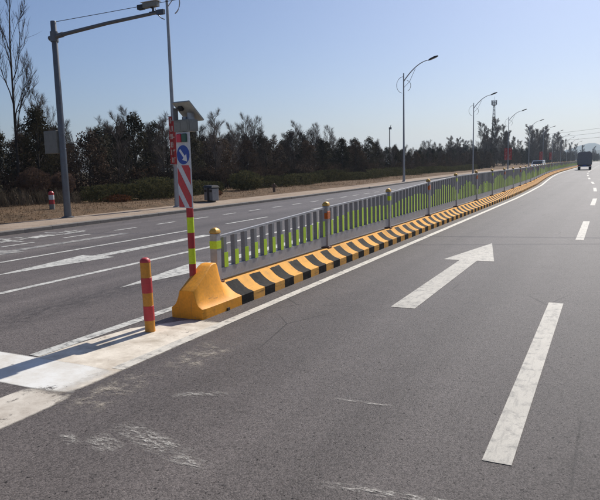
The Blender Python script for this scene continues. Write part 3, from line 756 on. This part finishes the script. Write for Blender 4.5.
mb = MB(); mb.loft([[(-.47,-.22,.70),(.47,-.22,.70),(.47,.22,.70),(-.47,.22,.70)], [(-.40,-.16,.80),(.40,-.16,.80),(.40,.16,.80),(-.40,.16,.80)]]); mb.build('roof', M_dark, bn)
st = empty('wooden_stake', (-18.6, 33.9, .12), 'short brown post on the verge beyond the round bush', 'post')
mb = MB(); mb.lathe([(.09, 0), (.08, .55), (.03, .60)], 8); mb.build('shaft', M_wood, st)
mb = MB(); mb.box(-.16, .16, -.05, .05, .38, .48); mb.build('crosspiece', M_wood, st)
mb = MB(); mb.tube([(-.25, .1, .0), (.1, 0, .06), (.3, -.1, .05)], [.05, .07, .03], 6)

# ------------------------------------------------------------------ vehicles
def wheel(parent, x, y, r, w_):
    def ring(rr, xx): return [(xx, y + rr * math.cos(t * math.pi / 10), r + rr * math.sin(t * math.pi / 10)) for t in range(20)]
    mb = MB(); mb.loft([ring(r * .85, x - w_/2), ring(r, x - w_/2 + .03), ring(r, x + w_/2 - .03), ring(r * .85, x + w_/2)]); wh = mb.build('wheel', M_tyre, parent)
    mb = MB(); mb.loft([ring(r * .55, x - w_/2 - .01), ring(r * .55, x + w_/2 + .01)]); mb.build('rim', M_alu, wh)
tk = empty('truck', (-3.55, 108, 0), 'dark covered truck driving away far up the near carriageway', 'truck', rz=R(1)); tk.scale = (.93, .93, .93)
mb = MB(); mb.box(-.95, .95, .05, 6.0, .62, .82); mb.build('chassis', M_dark, tk)
mb = MB()
mb.loft([[(-1.08, y_, .85), (1.08, y_, .85), (1.10, y_, 2.75), (.95, y_, 2.97), (.5, y_, 3.05), (-.5, y_, 3.05), (-.95, y_, 2.97), (-1.10, y_, 2.75)] for y_ in (0, 1.5, 3, 4.4)]); cargo = mb.build('cargo_body', M_truck, tk)
for y_ in (.02, 1.1, 2.2, 3.3, 4.35):
    mb = MB(); mb.box(-1.125, -1.10, y_, y_ + .06, .9, 2.75); mb.box(1.10, 1.125, y_, y_ + .06, .9, 2.75); mb.build('hoop', M_dark, cargo)
mb = MB(); mb.box(-1.02, -.02, -.03, -.002, .92, 2.6); mb.build('rear_door', M_truck, cargo); mb = MB(); mb.box(.02, 1.02, -.03, -.002, .92, 2.6); mb.build('rear_door', M_truck, cargo)
mb = MB(); mb.prism([(4.55, .6), (6.25, .6), (6.25, 1.35), (6.0, 2.2), (4.55, 2.3)], 'x', -1.0, 1.0); mb.build('cab', M_truckcab, tk)
mb = MB(); mb.box(-1.0, 1.0, -.10, -.02, .52, .66); mb.build('bumper', M_white, tk)
for s_ in (-1, 1):
    mb = MB(); mb.box(s_*.9-.1, s_*.9+.1, -.06, -.005, .70, .82); mb.build('tail_light', M_lensred, tk)
    wheel(tk, s_*.85, 1.2, .45, .42); wheel(tk, s_*.88, 5.2, .45, .28)
mb = MB(); mb.box(-.28, .28, -.05, -.02, .68, .82); mb.build('number_plate', M_blue, tk)
def car(x, y, rz, label, body=M_carwhite):
    c = empty('car', (x, y, 0), label, 'car', 'cars on the far carriageway', rz)
    mb = MB()
    prof = [(-2.2, .30), (2.2, .30), (2.25, .60), (2.1, .95), (1.25, 1.12), (-1.75, 1.16), (-2.2, 1.10), (-2.28, .7)]
    def rr(xx, k): return [(xx, p * k, .3 + (q - .3) * (1 if k == 1 else .97)) for p, q in prof]
    mb.loft([rr(-.88, .97), rr(-.80, 1), rr(.80, 1), rr(.88, .97)]); mb.build('body', body, c, smooth=True)
    mb = MB(); mb.loft([[(-.78, 1.3, 1.1), (.78, 1.3, 1.1), (.78, -1.9, 1.12), (-.78, -1.9, 1.12)], [(-.66, .55, 1.58), (.66, .55, 1.58), (.66, -1.6, 1.58), (-.66, -1.6, 1.58)]]); mb.build('cabin', M_glass, c)
    mb = MB(); mb.bbox(-.71, .71, -1.7, .65, 1.55, 1.70, .05); mb.build('roof', body, c)
    for s_ in (-1, 1):
        mb = MB(); mb.tube([(s_*.76, 1.28, 1.12), (s_*.66, .56, 1.58)], .06, 6); mb.build('pillar', body, c)
        mb = MB(); mb.tube([(s_*.765, -.3, 1.12), (s_*.675, -.3, 1.58)], .05, 6); mb.build('pillar', body, c)
        mb = MB(); mb.bbox(s_*.62-.17, s_*.62+.17, 2.1, 2.25, .58, .74, .02); mb.build('headlight', M_alu, c)
        mb = MB(); mb.bbox(s_*.66-.14, s_*.66+.14, -2.29, -2.2, .66, .82, .02); mb.build('tail_light', M_lensred, c)
        wheel(c, s_*.78, 1.35, .32, .22); wheel(c, s_*.78, -1.35, .32, .22)
    mb = MB(); mb.box(-.55, .55, 2.22, 2.27, .36, .52); mb.build('grille', M_dark, c)
    return c
car(-9.3, 97, R(178), 'white car coming along the far carriageway, seen over the fence')
car(-9.5, 232, R(179), 'tiny distant white car left of the dark truck')

# ------------------------------------------------------------------ lattice mast and far pole
tw = empty('lattice_mast', (-53.3, 330, 0), 'tall lattice communications mast rising behind bare trees', 'mast'); tw.scale = (.8, .8, 1)
mb = MB(); H_ = 30
for sx, sy in ((-1,-1), (1,-1), (1,1), (-1,1)): mb.tube([(sx*1.6, sy*1.6, 0), (sx*.45, sy*.45, H_)], .11, 4)
mb.build('legs_frame', M_polegrey, tw)
mb = MB()
for k in range(16):
    z0, z1 = H_ * k / 16, H_ * (k + 1) / 16; a0, a1 = 1.6 - 1.15 * k / 16, 1.6 - 1.15 * (k + 1) / 16
    for (p, q) in (((-1,-1),(1,-1)), ((1,-1),(1,1)), ((1,1),(-1,1)), ((-1,1),(-1,-1))):
        mb.tube([(p[0]*a0, p[1]*a0, z0), (q[0]*a1, q[1]*a1, z1)], .06, 3, False); mb.tube([(q[0]*a0, q[1]*a0, z0), (p[0]*a1, p[1]*a1, z1)], .06, 3, False)
mb.build('bracing', M_polegrey, tw)
mb = MB(); mb.lathe([(.4, 29.4), (1.5, 29.7), (1.5, 29.85)], 12); mb.lathe([(1.45, 30.9), (1.5, 30.9), (1.5, 31.0), (1.45, 31.0)], 12); mb.build('platform', M_polegrey, tw)
for k in range(8):
    a_ = k * math.pi / 4; mb = MB(); x, y = 1.55 * math.cos(a_), 1.55 * math.sin(a_); mb.box(x-.18, x+.18, y-.12, y+.12, 29.9, 32.1); mb.build('antenna', M_galv, tw)
mb = MB(); mb.tube([(0, 0, 30), (0, 0, 34)], .06, 5); mb.build('lightning_rod', M_polegrey, tw)
fp = empty('far_pole', (-49.2, 150, 0), 'slim pole standing above the low trees left of the tall lamp', 'pole')
mb = MB(); mb.lathe([(.17, 0), (.12, 10.6)], 8); mb.build('shaft', M_polegrey, fp)
mb = MB(); mb.bbox(-.15, .5, -.15, .15, 10.2, 10.7, .03); mb.tube([(.2, 0, 10.7), (.35, 0, 11.3)], .07, 5); mb.build('head', M_polegrey, fp)
# cables sagging across the far right sky
for k, (za, zb) in enumerate(((11.5, 17.0), (10.2, 15.0), (8.8, 13.0))):
    cable([(-24, 262, za), (40, 205, zb), 1.2, .035], 'faint far cable sagging across the sky above the truck')

# ------------------------------------------------------------------ vegetation
def to_np(mb): return np.array(mb.v, dtype=np.float32), mb.f
def bare_tree(seed, H, spread, tw=.0075, wob=.13,  trunk_frac=.3, levels=3, dens=1.0, upright=.5, r0=None):
    """returns (trunk MB, crown MB): tapered trunk with limbs, crown of branches and fine twigs"""
    rd = random.Random(seed); tr, cr = MB(), MB()
    r0 = r0 or H * .014
    def twig(p, d, L):
        s_ = d.cross(Vector((rd.uniform(-1,1), rd.uniform(-1,1), rd.uniform(-1,1)))).normalized() * tw
        q = p + d * L * .55 + Vector((rd.uniform(-.04,.04), rd.uniform(-.04,.04), rd.uniform(0,.05))) * L
        e = q + (d + Vector((rd.uniform(-.3,.3), rd.uniform(-.3,.3), rd.uniform(-.1,.4)))).normalized() * L * .5
        cr.add([p - s_, p + s_, q + s_ * .8, q - s_ * .8, e], [(0,1,2,3), (3,2,4)])
    def branch(p, d, L, r, lev):
        n = 4 if lev < 2 else 3; pts = [p]; dd = d.copy()
        for i in range(n):
            dd = (dd + Vector((rd.gauss(0,wob if lev == 0 else .13), rd.gauss(0,wob if lev == 0 else .13), rd.gauss(.05,.08) + .10 * upright))).normalized()
            pts.append(pts[-1] + dd * L / n)
        rad = [r * (1 - .75 * i / n) for i in range(n + 1)]
        (tr if lev == 0 else cr).tube(pts, rad, 6 if lev == 0 else (4 if lev == 1 else 3), False)
        return pts, rad
    def grow(p, d, L, r, lev):
        pts, rad = branch(p, d, L, r, lev)
        nch = {0: int(11 * dens), 1: int(7 * dens), 2: int(6 * dens)}.get(lev, 4)
        for c in range(nch):
            t = (trunk_frac if lev == 0 else .18) + (1 - (trunk_frac if lev == 0 else .18)) * (c + rd.random()) / nch
            k = min(int(t * (len(pts) - 1)), len(pts) - 2); f = t * (len(pts) - 1) - k
            q = pts[k].lerp(pts[k+1], f); ax = (pts[k+1] - pts[k]).normalized()
            a_ = rd.uniform(0, 6.283); u = ax.orthogonal().normalized(); v = ax.cross(u)
            side = (u * math.cos(a_) + v * math.sin(a_))
            nd = (ax * (.55 + .55 * upright) + side * (.85 - .35 * upright) * (1 + .2 * rd.random())).normalized()
            nl = L * (spread if lev == 0 else .55) * (1.12 - .72 * t) * rd.uniform(.75, 1.15)
            if lev >= levels - 1:
                for _ in range(2): twig(q, (nd + Vector((rd.gauss(0,.25), rd.gauss(0,.25), rd.gauss(.35,.25)))).normalized(), max(.35, nl * rd.uniform(1.0, 2.0)))
            else: grow(q, nd, nl, max(.006, rad[k] * .55), lev + 1)
        if lev: twig(pts[-1], (pts[-1] - pts[-2]).normalized(), L * .35)
    grow(Vector((0,0,-.05)), Vector((rd.gauss(0,.03), rd.gauss(0,.03), 1)).normalized(), H * .92, r0, 0)
    return tr, cr
def leaf_cloud(rd, mb, centers, per, rad, size, flat=.8):
    for c, cr_ in centers:
        for _ in range(per):
            while True:
                o_ = Vector((rd.uniform(-1,1), rd.uniform(-1,1), rd.uniform(-1,1)))
                if o_.length < 1: break
            p = c + Vector((o_.x * cr_, o_.y * cr_, o_.z * cr_ * flat))
            u = Vector((rd.gauss(0,1), rd.gauss(0,1), rd.gauss(0,1))).normalized(); v = u.orthogonal().normalized()
            s_ = size * rd.uniform(.6, 1.4)
            mb.add([p - u * s_, p + v * s_ * .55, p + u * s_, p - v * s_ * .55], [(0,1,2,3)])
def ever_tree(seed, H, wd, conic=.5, nclump=70, per=26, size=.075):
    rd = random.Random(seed); tr, cr = MB(), MB()
    pts = [Vector((0,0,-.05))]
    for i in range(5): pts.append(pts[-1] + Vector((rd.gauss(0,.05), rd.gauss(0,.05), H * .18)))
    tr.tube(pts, [H*.017*(1 - .8*i/5) for i in range(6)], 6, False)
    cen = []
    for i in range(nclump):
        t = .12 + .86 * (i + rd.random()) / nclump
        prof = (1 - conic * t) * math.sqrt(max(0.02, 1 - abs(2 * (t - .45)) ** 2.6)) 
        a_ = rd.uniform(0, 6.283); r_ = wd * prof * math.sqrt(rd.uniform(.15, 1.0))
        c = Vector((r_ * math.cos(a_), r_ * math.sin(a_), t * H * .97)); cen.append((c, rd.uniform(.22, .42) * (wd ** .5)))
        if i % 3 == 0:
            base = Vector((0, 0, max(.1, (t - .15) * H))); tr.tube([base, base.lerp(c, .6) + Vector((0,0,.05)), c], [.03, .02, .008], 3, False)
    leaf_cloud(rd, cr, cen, per, 0, size)
    # loose upright sprigs break the outline
    for c, cr_ in cen[nclump // 2:]:
        for _ in range(2):
            p = c + Vector((rd.uniform(-.2,.2), rd.uniform(-.2,.2), .05)); e = p + Vector((rd.uniform(-.15,.15), rd.uniform(-.15,.15), rd.uniform(.25,.55)))
            cr.add([p - Vector((.01,0,0)), p + Vector((.01,0,0)), e], [(0,1,2)])
    return tr, cr
V = {}
def variant(key, pair, mt, mc):
    t, c = pair; V[key] = (t.mesh(key + '_trunk', mt), c.mesh(key + '_crown', mc), (t, c))
for i in range(4): variant('bare%d' % i, bare_tree(20 + i, 5.6 + .3 * i, .40, tw=.0052, wob=.08, trunk_frac=.14, dens=1.4, upright=.45), M_bark, M_twig)
for i in range(2): variant('barepale%d' % i, bare_tree(40 + i, 5.8, .36, tw=.005, wob=.06, trunk_frac=.2, dens=1.35, upright=.65), M_barkpale, M_twigpale)
for i in range(4): variant('ever%d' % i, ever_tree(60 + i, 5.0 + .3 * i, 1.35 + .1 * i, .40 + .1 * (i % 2), 105, 36, .075), M_bark, M_ever)
for i in range(2): variant('brown%d' % i, ever_tree(70 + i, 4.6, 1.6, .35, 100, 34, .07), M_bark, M_brownleaf)
for i in range(3): variant('poplar%d' % i, bare_tree(80 + i, 15, .32, tw=.017, wob=.05, trunk_frac=.08, dens=1.9, upright=.62, r0=.16), M_barkpale, M_twigpale)
def scrub(seed, H, wd):
    rd = random.Random(seed); st_, cr = MB(), MB()
    for i in range(34):
        a_ = rd.uniform(0, 6.283); p = Vector((rd.gauss(0,.25*wd), rd.gauss(0,.25*wd), 0)); d = Vector((math.cos(a_)*.45, math.sin(a_)*.45, 1)).normalized(); L = H * rd.uniform(.5, 1)
        q = p + d * L * .5; e = q + (d + Vector((rd.gauss(0,.2), rd.gauss(0,.2), .1))).normalized() * L * .5
        st_.tube([p, q, e], [.016, .011, .004], 3, False)
        for k in range(16):
            t = rd.uniform(.15, 1); b_ = p.lerp(q, t*2) if t < .5 else q.lerp(e, t*2-1)
            v = Vector((rd.gauss(0,1), rd.gauss(0,1), rd.uniform(.2,1.2))).normalized() * rd.uniform(.15, .45); s_ = v.orthogonal().normalized() * .006
            cr.add([b_ - s_, b_ + s_, b_ + v], [(0,1,2)])
    cen = [(Vector((rd.gauss(0,.35*wd), rd.gauss(0,.35*wd), rd.uniform(.1,.75)*H)), .3) for _ in range(26)]
    leaf_cloud(rd, cr, cen, 16, 0, .055)
    return st_, cr
for i in range(3): variant('scrub%d' % i, scrub(90 + i, 1.9, 1.0), M_bark, M_brownleaf)

def drytuft(seed):
    rd = random.Random(seed); st_, cr = MB(), MB()
    for i in range(150):
        a_ = rd.uniform(0, 6.283); p = Vector((rd.gauss(0,.35), rd.gauss(0,.35), 0)); d = Vector((math.cos(a_)*.35, math.sin(a_)*.35, 1)).normalized(); L = rd.uniform(.5, 1.5)
        s_ = Vector((rd.gauss(0,1), rd.gauss(0,1), 0)).normalized() * .012; (st_ if i < 20 else cr).add([p - s_, p + s_, p + d * L * .6 + s_ * .6, p + d * L * .6 - s_ * .6, p + d * L], [(0,1,2,3), (3,2,4)])
        for _ in range(2):
            q = p + d * L * rd.uniform(.4, .9); e = q + (d + Vector((rd.gauss(0,.6), rd.gauss(0,.6), .1))).normalized() * .35; cr.add([q - s_ * .6, q + s_ * .6, e], [(0,1,2)])
    return st_, cr
for i in range(2): variant('drygrass%d' % i, drytuft(95 + i), M_twigpale, M_drygrass)
def tree(key, name, x, y, s, label, group, cat='tree', sz=None, z=None, rz=None):
    o = empty(name, (x, y, vz(x, y) if z is None else z), label, cat, group, random.uniform(0, 6.28) if rz is None else rz)
    o.scale = (s, s, sz or s)
    link('trunk' if cat == 'tree' else 'stems', V[key][0], o); link('crown' if cat == 'tree' else 'foliage', V[key][1], o)
    return o
HT = [(0, .78), (20, .80), (27, .87), (45, .90), (60, .87), (75, .79), (92, .68), (115, .70), (135, .80), (160, .90), (700, 1.0)]
def hscale(y):
    for (a, p), (b, q) in zip(HT, HT[1:]):
        if a <= y <= b: return p + (q - p) * (y - a) / (b - a)
    return 1.0
rd = random.Random(2)
GL = {'bare': ('bare brown tree in the dark wood along the far roadside', 'bare trees of the roadside wood', 'bare_tree'),
      'ever': ('dark evergreen tree in the wood along the far roadside', 'evergreen trees of the roadside wood', 'evergreen_tree'),
      'brown': ('dry brown-leaved tree in the wood along the far roadside', 'brown-leaved trees of the roadside wood', 'brown_leaved_tree'),
      'barepale': ('pale-stemmed bare tree in the wood along the far roadside', 'pale bare trees of the roadside wood', 'pale_bare_tree')}
def pick():
    r = rd.random()
    return ('bare', rd.randrange(4)) if r < .42 else ('ever', rd.randrange(4)) if r < .66 else ('brown', rd.randrange(2)) if r < .86 else ('barepale', rd.randrange(2))
wood = []          # the mass behind, joined
for row, (x0, step) in enumerate(((-25.2, 2.3), (-27.6, 2.3), (-30.2, 2.4), (-33.5, 2.6), (-37.5, 3.0), (-42, 3.2))):
    y = 6.0 + row * 1.1
    while y < 160:
        x = x0 + rd.uniform(-.8, .8); yy = y + rd.uniform(-.7, .7); kd, i = pick()
        s = hscale(yy) * rd.uniform(.86, 1.0) * (1 + .010 * row) * (.93 if kd.startswith('bare') else 1.0)
        if row < 3:
            l, g, nm = GL[kd]; tree('%s%d' % (kd, i), nm, x, yy, s, l, g)
        else: wood.append(('%s%d' % (kd, i), x, yy, s * 1.0))
        y += step * (1 + (.5 if yy > 90 else 0))
    # scrub at the foot of the wood
y = 8.0
while y < 150:
    for xx in ((-23.9, -25.4, -27.2) if y > 25 else (-25.6, -26.6, -27.8)):
        tree('scrub%d' % rd.randrange(3), 'brushwood', xx + rd.uniform(-.5, .5), y + rd.uniform(-.5, .5), rd.uniform(.75, 1.2), 'tangled brown brushwood at the foot of the wood', 'brushwood along the wood edge', 'shrub')
    y += 2.0 if y < 70 else 3.4
# far wood
y = 160
while y < 640:
    for _ in range(4):
        x = -25 - rd.uniform(0, 26) + (off(y) if y > 340 else 0) * 1.0
        kd, i = pick(); wood.append(('%s%d' % (kd, i), x, y + rd.uniform(-2, 2), rd.uniform(.85, 1.2)))
    y += 4.0
for k in range(26): wood.append(('ever%d' % rd.randrange(4), rd.uniform(-60, 60), rd.uniform(640, 900), rd.uniform(1.2, 2.0)))
def join_wood(name, items, part, m_by_kind, parent=None):
    Vs, Ls, Ns, MI = [], [], [], []; base = 0; mats = []
    for key, x, y, s in items:
        mb = V[key][2][part]
        if not hasattr(mb, '_np'):
            fl = np.array([i for f in mb.f for i in f], dtype=np.int32); fn = np.array([len(f) for f in mb.f], dtype=np.int32)
            mb._np = (np.array(mb.v, dtype=np.float32), fl, fn)
        v, fl, fn = mb._np; a_ = rd.uniform(0, 6.28); c, s_ = math.cos(a_), math.sin(a_)
        w_ = np.empty_like(v); w_[:,0] = (v[:,0]*c - v[:,1]*s_)*s + x; w_[:,1] = (v[:,0]*s_ + v[:,1]*c)*s + y; w_[:,2] = v[:,2]*s + (vz(x, y) if y < 300 else 0)
        mt = m_by_kind(key); 
        if mt not in mats: mats.append(mt)
        Vs.append(w_); Ls.append(fl + base); Ns.append(fn); MI.append(np.full(len(fn), mats.index(mt), dtype=np.int32)); base += len(v)
    Vv, L, Nn, MI = np.concatenate(Vs), np.concatenate(Ls), np.concatenate(Ns), np.concatenate(MI)
    me = bpy.data.meshes.new(name); me.vertices.add(len(Vv)); me.vertices.foreach_set('co', Vv.ravel())
    me.loops.add(len(L)); me.loops.foreach_set('vertex_index', L)
    me.polygons.add(len(Nn)); st_ = np.zeros(len(Nn), dtype=np.int32); st_[1:] = np.cumsum(Nn)[:-1]
    me.polygons.foreach_set('loop_start', st_); me.polygons.foreach_set('material_index', MI)
    for mt in mats: me.materials.append(mt)
    me.update(calc_edges=True); me.validate()
    return link(name, me, parent)
crown_m = lambda k: M_twigpale if k.startswith('barepale') or k.startswith('poplar') else M_twig if k.startswith('bare') else M_ever if k.startswith('ever') else M_brownleaf
trunk_m = lambda k: M_barkpale if k.startswith('barepale') else M_bark
wo = join_wood('wood', wood, 1, crown_m)
wo['kind'] = 'stuff'; wo['label'] = 'dense dark wood behind the roadside trees'; wo['category'] = 'wood'
tk_ = join_wood('trunks', wood, 0, trunk_m, wo); tk_['kind'] = 'stuff'

# tall bare poplars far along the road
PL = [(-30.5, 196, .98, 'tall bare poplar directly in front of the lattice mast'), (-32.5, 190, .90, None), (-29.5, 203, .86, None), (-33.5, 200, .78, None), (-29.5, 214, .70, None), (-31, 184, .62, None), (-29, 222, .66, None), (-28, 230, .60, None),
      (-25, 246, .90, 'broad bare poplar clump between the third and fourth lamps'), (-26, 254, 1.02, None), (-24.5, 262, 1.02, None), (-23, 268, .95, None), (-24, 276, .86, None),
      (-26.5, 250, .88, None), (-23.6, 258, .9, None), (-25.5, 268, .85, None), (-31.6, 194, .8, None), (-29, 199, .7, None), (-30.6, 208, .75, None), (-23, 300, .92, None), (-22, 312, .95, None), (-21, 322, .86, None), (-22, 345, .8, None), (-20, 372, .72, None), (-19, 396, .7, None), (-16, 430, .7, None), (-10, 455, .65, None), (-33, 150, .50, None), (-36, 158, .55, None), (-34, 166, .5, None)]
for i, (x, y, s, l) in enumerate(PL):
    tree('poplar%d' % (i % 3), 'bare_poplar', x, y, s, l or 'tall slender bare poplar far along the roadside wood', 'bare poplars far along the road', z=.1)
# wispy taller saplings poking above the wood edge
for x, y, s in ((-29, 47.5, 1.02), (-29.5, 50.5, 1.02), (-31, 62, 1.06), (-30.5, 66, 1.06), (-31, 71, 1.04), (-28, 42, 1.0), (-30, 34, .98), (-27, 19, 1.0), (-28.5, 25, .98)):
    tree('barepale%d' % rd.randrange(2), 'slender_bare_tree', x, y, s, 'wispy bare sapling rising just above the dark wood', 'wispy saplings above the wood')
# the tall bare trees at the left edge
variant('tall0', bare_tree(101, 10.8, .36, tw=.0065, wob=.02, trunk_frac=.30, dens=1.0, upright=1.05, r0=.075), M_bark, M_twig)
variant('tall1', bare_tree(105, 8.4, .40, tw=.0065, wob=.04, trunk_frac=.2, dens=.9, upright=1.0, r0=.06), M_bark, M_twig)
tree('tall0', 'tall_bare_tree', -25.6, 21.0, 1.0, 'tallest bare tree at the left edge of the picture', 'tall bare trees at the left', rz=.4)
tree('tall1', 'tall_bare_tree', -26.4, 18.7, 1.12, 'tall bare tree cut by the left edge of the picture', 'tall bare trees at the left', rz=1.9)
tree('tall1', 'tall_bare_tree', -26.8, 23.6, .86, 'lower bare tree between the tallest one and the camera pole', 'tall bare trees at the left', rz=4.1)

# clipped shrubs and hedges
def clipped(seed, sx, sy, sz, m, n, size, name, loc, label, group=None, boxy=.0, stems=None):
    rd_ = random.Random(seed); mb = MB()
    o = empty(name, loc, label, 'hedge' if boxy else 'shrub', group)
    for _ in range(n):
        v = Vector((rd_.gauss(0,1), rd_.gauss(0,1), rd_.gauss(0,1))).normalized()
        if boxy:
            mx = max(abs(v.x), abs(v.y), abs(v.z)); v = v.lerp(v / mx, boxy)
        k = rd_.uniform(.72, 1.04) if rd_.random() < .85 else rd_.uniform(.3, .8)
        lump = 1 + .10 * math.sin(v.x * 5 + seed) * math.sin(v.y * 4 + seed * 2) + .06 * math.sin(v.z * 9 + v.x * 7)
        p = Vector((v.x * sx * k * lump, v.y * sy * k * lump, sz + v.z * sz * k * lump))
        if p.z < 0: p.z = rd_.uniform(0, .2)
        u = Vector((rd_.gauss(0,1), rd_.gauss(0,1), rd_.gauss(0,1))).normalized(); q = u.orthogonal().normalized(); s_ = size * rd_.uniform(.6, 1.5)
        mb.add([p - u*s_, p + q*s_*.5, p + u*s_, p - q*s_*.5], [(0,1,2,3)])
    mb.build('foliage', m, o)
    st_ = MB()
    for _ in range(stems or 7):
        a_ = rd_.uniform(0, 6.28); st_.tube([(rd_.uniform(-.15,.15)*sx, rd_.uniform(-.4,.4)*sy, 0), (.5*sx*math.cos(a_), .6*sy*math.sin(a_), sz*1.1)], [.025, .008], 4, False)
    st_.build('stems', M_bark, o); return o
def cz(x, y): return vz(x, y) - .05
def topiary(seed, x, y, zc, r, label):
    o = clipped(seed, r, r, r * .88, M_hedgebrown, 4200, .042, 'round_shrub', (x, y, cz(x, y) + zc - r * .88), label)
    st_ = MB(); rd_ = random.Random(seed)
    for _ in range(9): 
        a_ = rd_.uniform(0, 6.28); st_.tube([(rd_.uniform(-.08, .08), rd_.uniform(-.08, .08), -(zc - r * .88)), (.35 * r * math.cos(a_), .35 * r * math.sin(a_), r * .5)], [.03, .015], 5, False)
    st_.build('stems', M_bark, o)
topiary(1, -23.8, 20.35, 1.10, .70, 'larger round brown clipped bush left of the camera pole')
topiary(2, -23.8, 22.05, 1.05, .58, 'smaller round brown clipped bush directly behind the camera pole')
for k, (x, y, s_) in enumerate(((-22.9, 19.0, .62), (-23.0, 20.0, .55), (-22.8, 20.9, .60), (-23.2, 18.1, .6), (-22.9, 22.0, .48))):
    tree('drygrass%d' % (k % 2), 'dry_shrub_tuft', x, y, s_, 'pale dry twiggy tuft below the round brown bushes', 'dry tufts below the round bushes', 'shrub')
clipped(3, .9, 1.6, .42, M_hedge, 4200, .05, 'clipped_hedge', (-21.7, 23.2, cz(-21.7, 23)), 'low dark green hedge just right of the camera pole', None, .6)
clipped(4, 1.0, 1.35, .56, M_hedge, 5200, .05, 'clipped_hedge', (-21.3, 25.9, cz(-21.3, 26)), 'rounded yellow-green hedge left of the chevron sign', None, .45)
clipped(5, .9, 1.5, .48, M_hedge, 4200, .05, 'clipped_hedge', (-21.6, 28.6, cz(-21.6, 28.6)), 'low green hedge behind the chevron sign', None, .6)
clipped(6, .8, .95, .36, M_hedge, 3600, .05, 'clipped_hedge', (-21.5, 31.0, cz(-21.5, 31.0)), 'low green hedge behind the twin litter bin', None, .6)
clipped(7, 1.0, 1.2, .62, M_hedge, 5200, .05, 'round_shrub', (-20.9, 34.3, cz(-20.9, 34.3)), 'large round green bush right of the litter bin')
y = 39.2; k = 0
while y < 120:
    ln = 2.2 + .02 * y
    clipped(20 + k, .8, ln, .42 + .06 * ((k * 7) % 3), M_hedge, 3600, .055, 'clipped_hedge', (-21.9 + off(y) * .5, y, cz(-21.9, y)), 'section of the long low dark hedge beyond the far pavement', 'long hedge sections', .65)
    y += 2 * ln * .97; k += 1
k = 0
for x, y in ((-23.4, 29.5), (-23.2, 33), (-23.6, 38), (-23.2, 46), (-23.5, 52), (-23.0, 60)):
    clipped(50 + k, .9, 1.0, .62, M_edgebush, 3200, .055, 'wood_edge_bush', (x, y, cz(x, y)), 'dull rounded bush between the low hedge and the wood', 'bushes at the wood edge'); k += 1
clipped(70, .45, .7, .20, M_rustleaf, 900, .05, 'dry_shrub', (-20.9, 22.6, cz(-20.9, 22.6)), 'small rusty heap of dead leaves on the verge in front of the hedge')
clipped(71, .3, .5, .16, M_rustleaf, 600, .05, 'dry_shrub', (-19.9, 29.4, cz(-19.9, 29.4)), 'small rusty heap of dead leaves near the litter bin')
# fallen leaves and dry grass on the verge
mb = MB(); rd_ = random.Random(9)
for _ in range(26000):
    y = 10 + 70 * rd_.random() ** 2.0; x = -17.55 - 7.5 * rd_.random() + off(y) * .8
    p = Vector((x, y, vz(x, y) + rd_.uniform(.002, .012))); u = Vector((rd_.gauss(0,1), rd_.gauss(0,1), rd_.gauss(0,.2))).normalized(); q = Vector((-u.y, u.x, rd_.gauss(0,.25))).normalized(); s_ = rd_.uniform(.02, .05)
    mb.add([p - u*s_, p + q*s_*.5, p + u*s_, p - q*s_*.5], [(0,1,2,3)])
for _ in range(5000):
    y = 12 + 60 * rd_.random() ** 1.5; x = -17.6 - 6 * rd_.random() ** .8 + off(y) * .8; z_ = vz(x, y) - .02; h_ = rd_.uniform(.06, .22)
    mb.add([(x - .008, y, z_), (x + .008, y, z_), (x + rd_.uniform(-.1,.1), y + rd_.uniform(-.1,.1), z_ + h_)], [(0,1,2)])
o = mb.build('fallen_leaves', M_litter, kind='stuff', label='dry leaves and grass covering the verge', category='leaves')

# ------------------------------------------------------------------ haze
hz = MB(); hz.box(-1600, 1600, -60, 3300, -3, 110)
m = bpy.data.materials.new('haze_air'); m.use_nodes = True; n = m.node_tree; n.nodes.clear()
out = n.nodes.new('ShaderNodeOutputMaterial'); pv = n.nodes.new('ShaderNodeVolumePrincipled')
pv.inputs['Color'].default_value = (.70, .85, 1.0, 1); pv.inputs['Density'].default_value = 0.0002; pv.inputs['Anisotropy'].default_value = .35
n.links.new(pv.outputs[0], out.inputs['Volume'])
USE_HAZE = True
if USE_HAZE: hz.build('haze', m, kind='stuff')
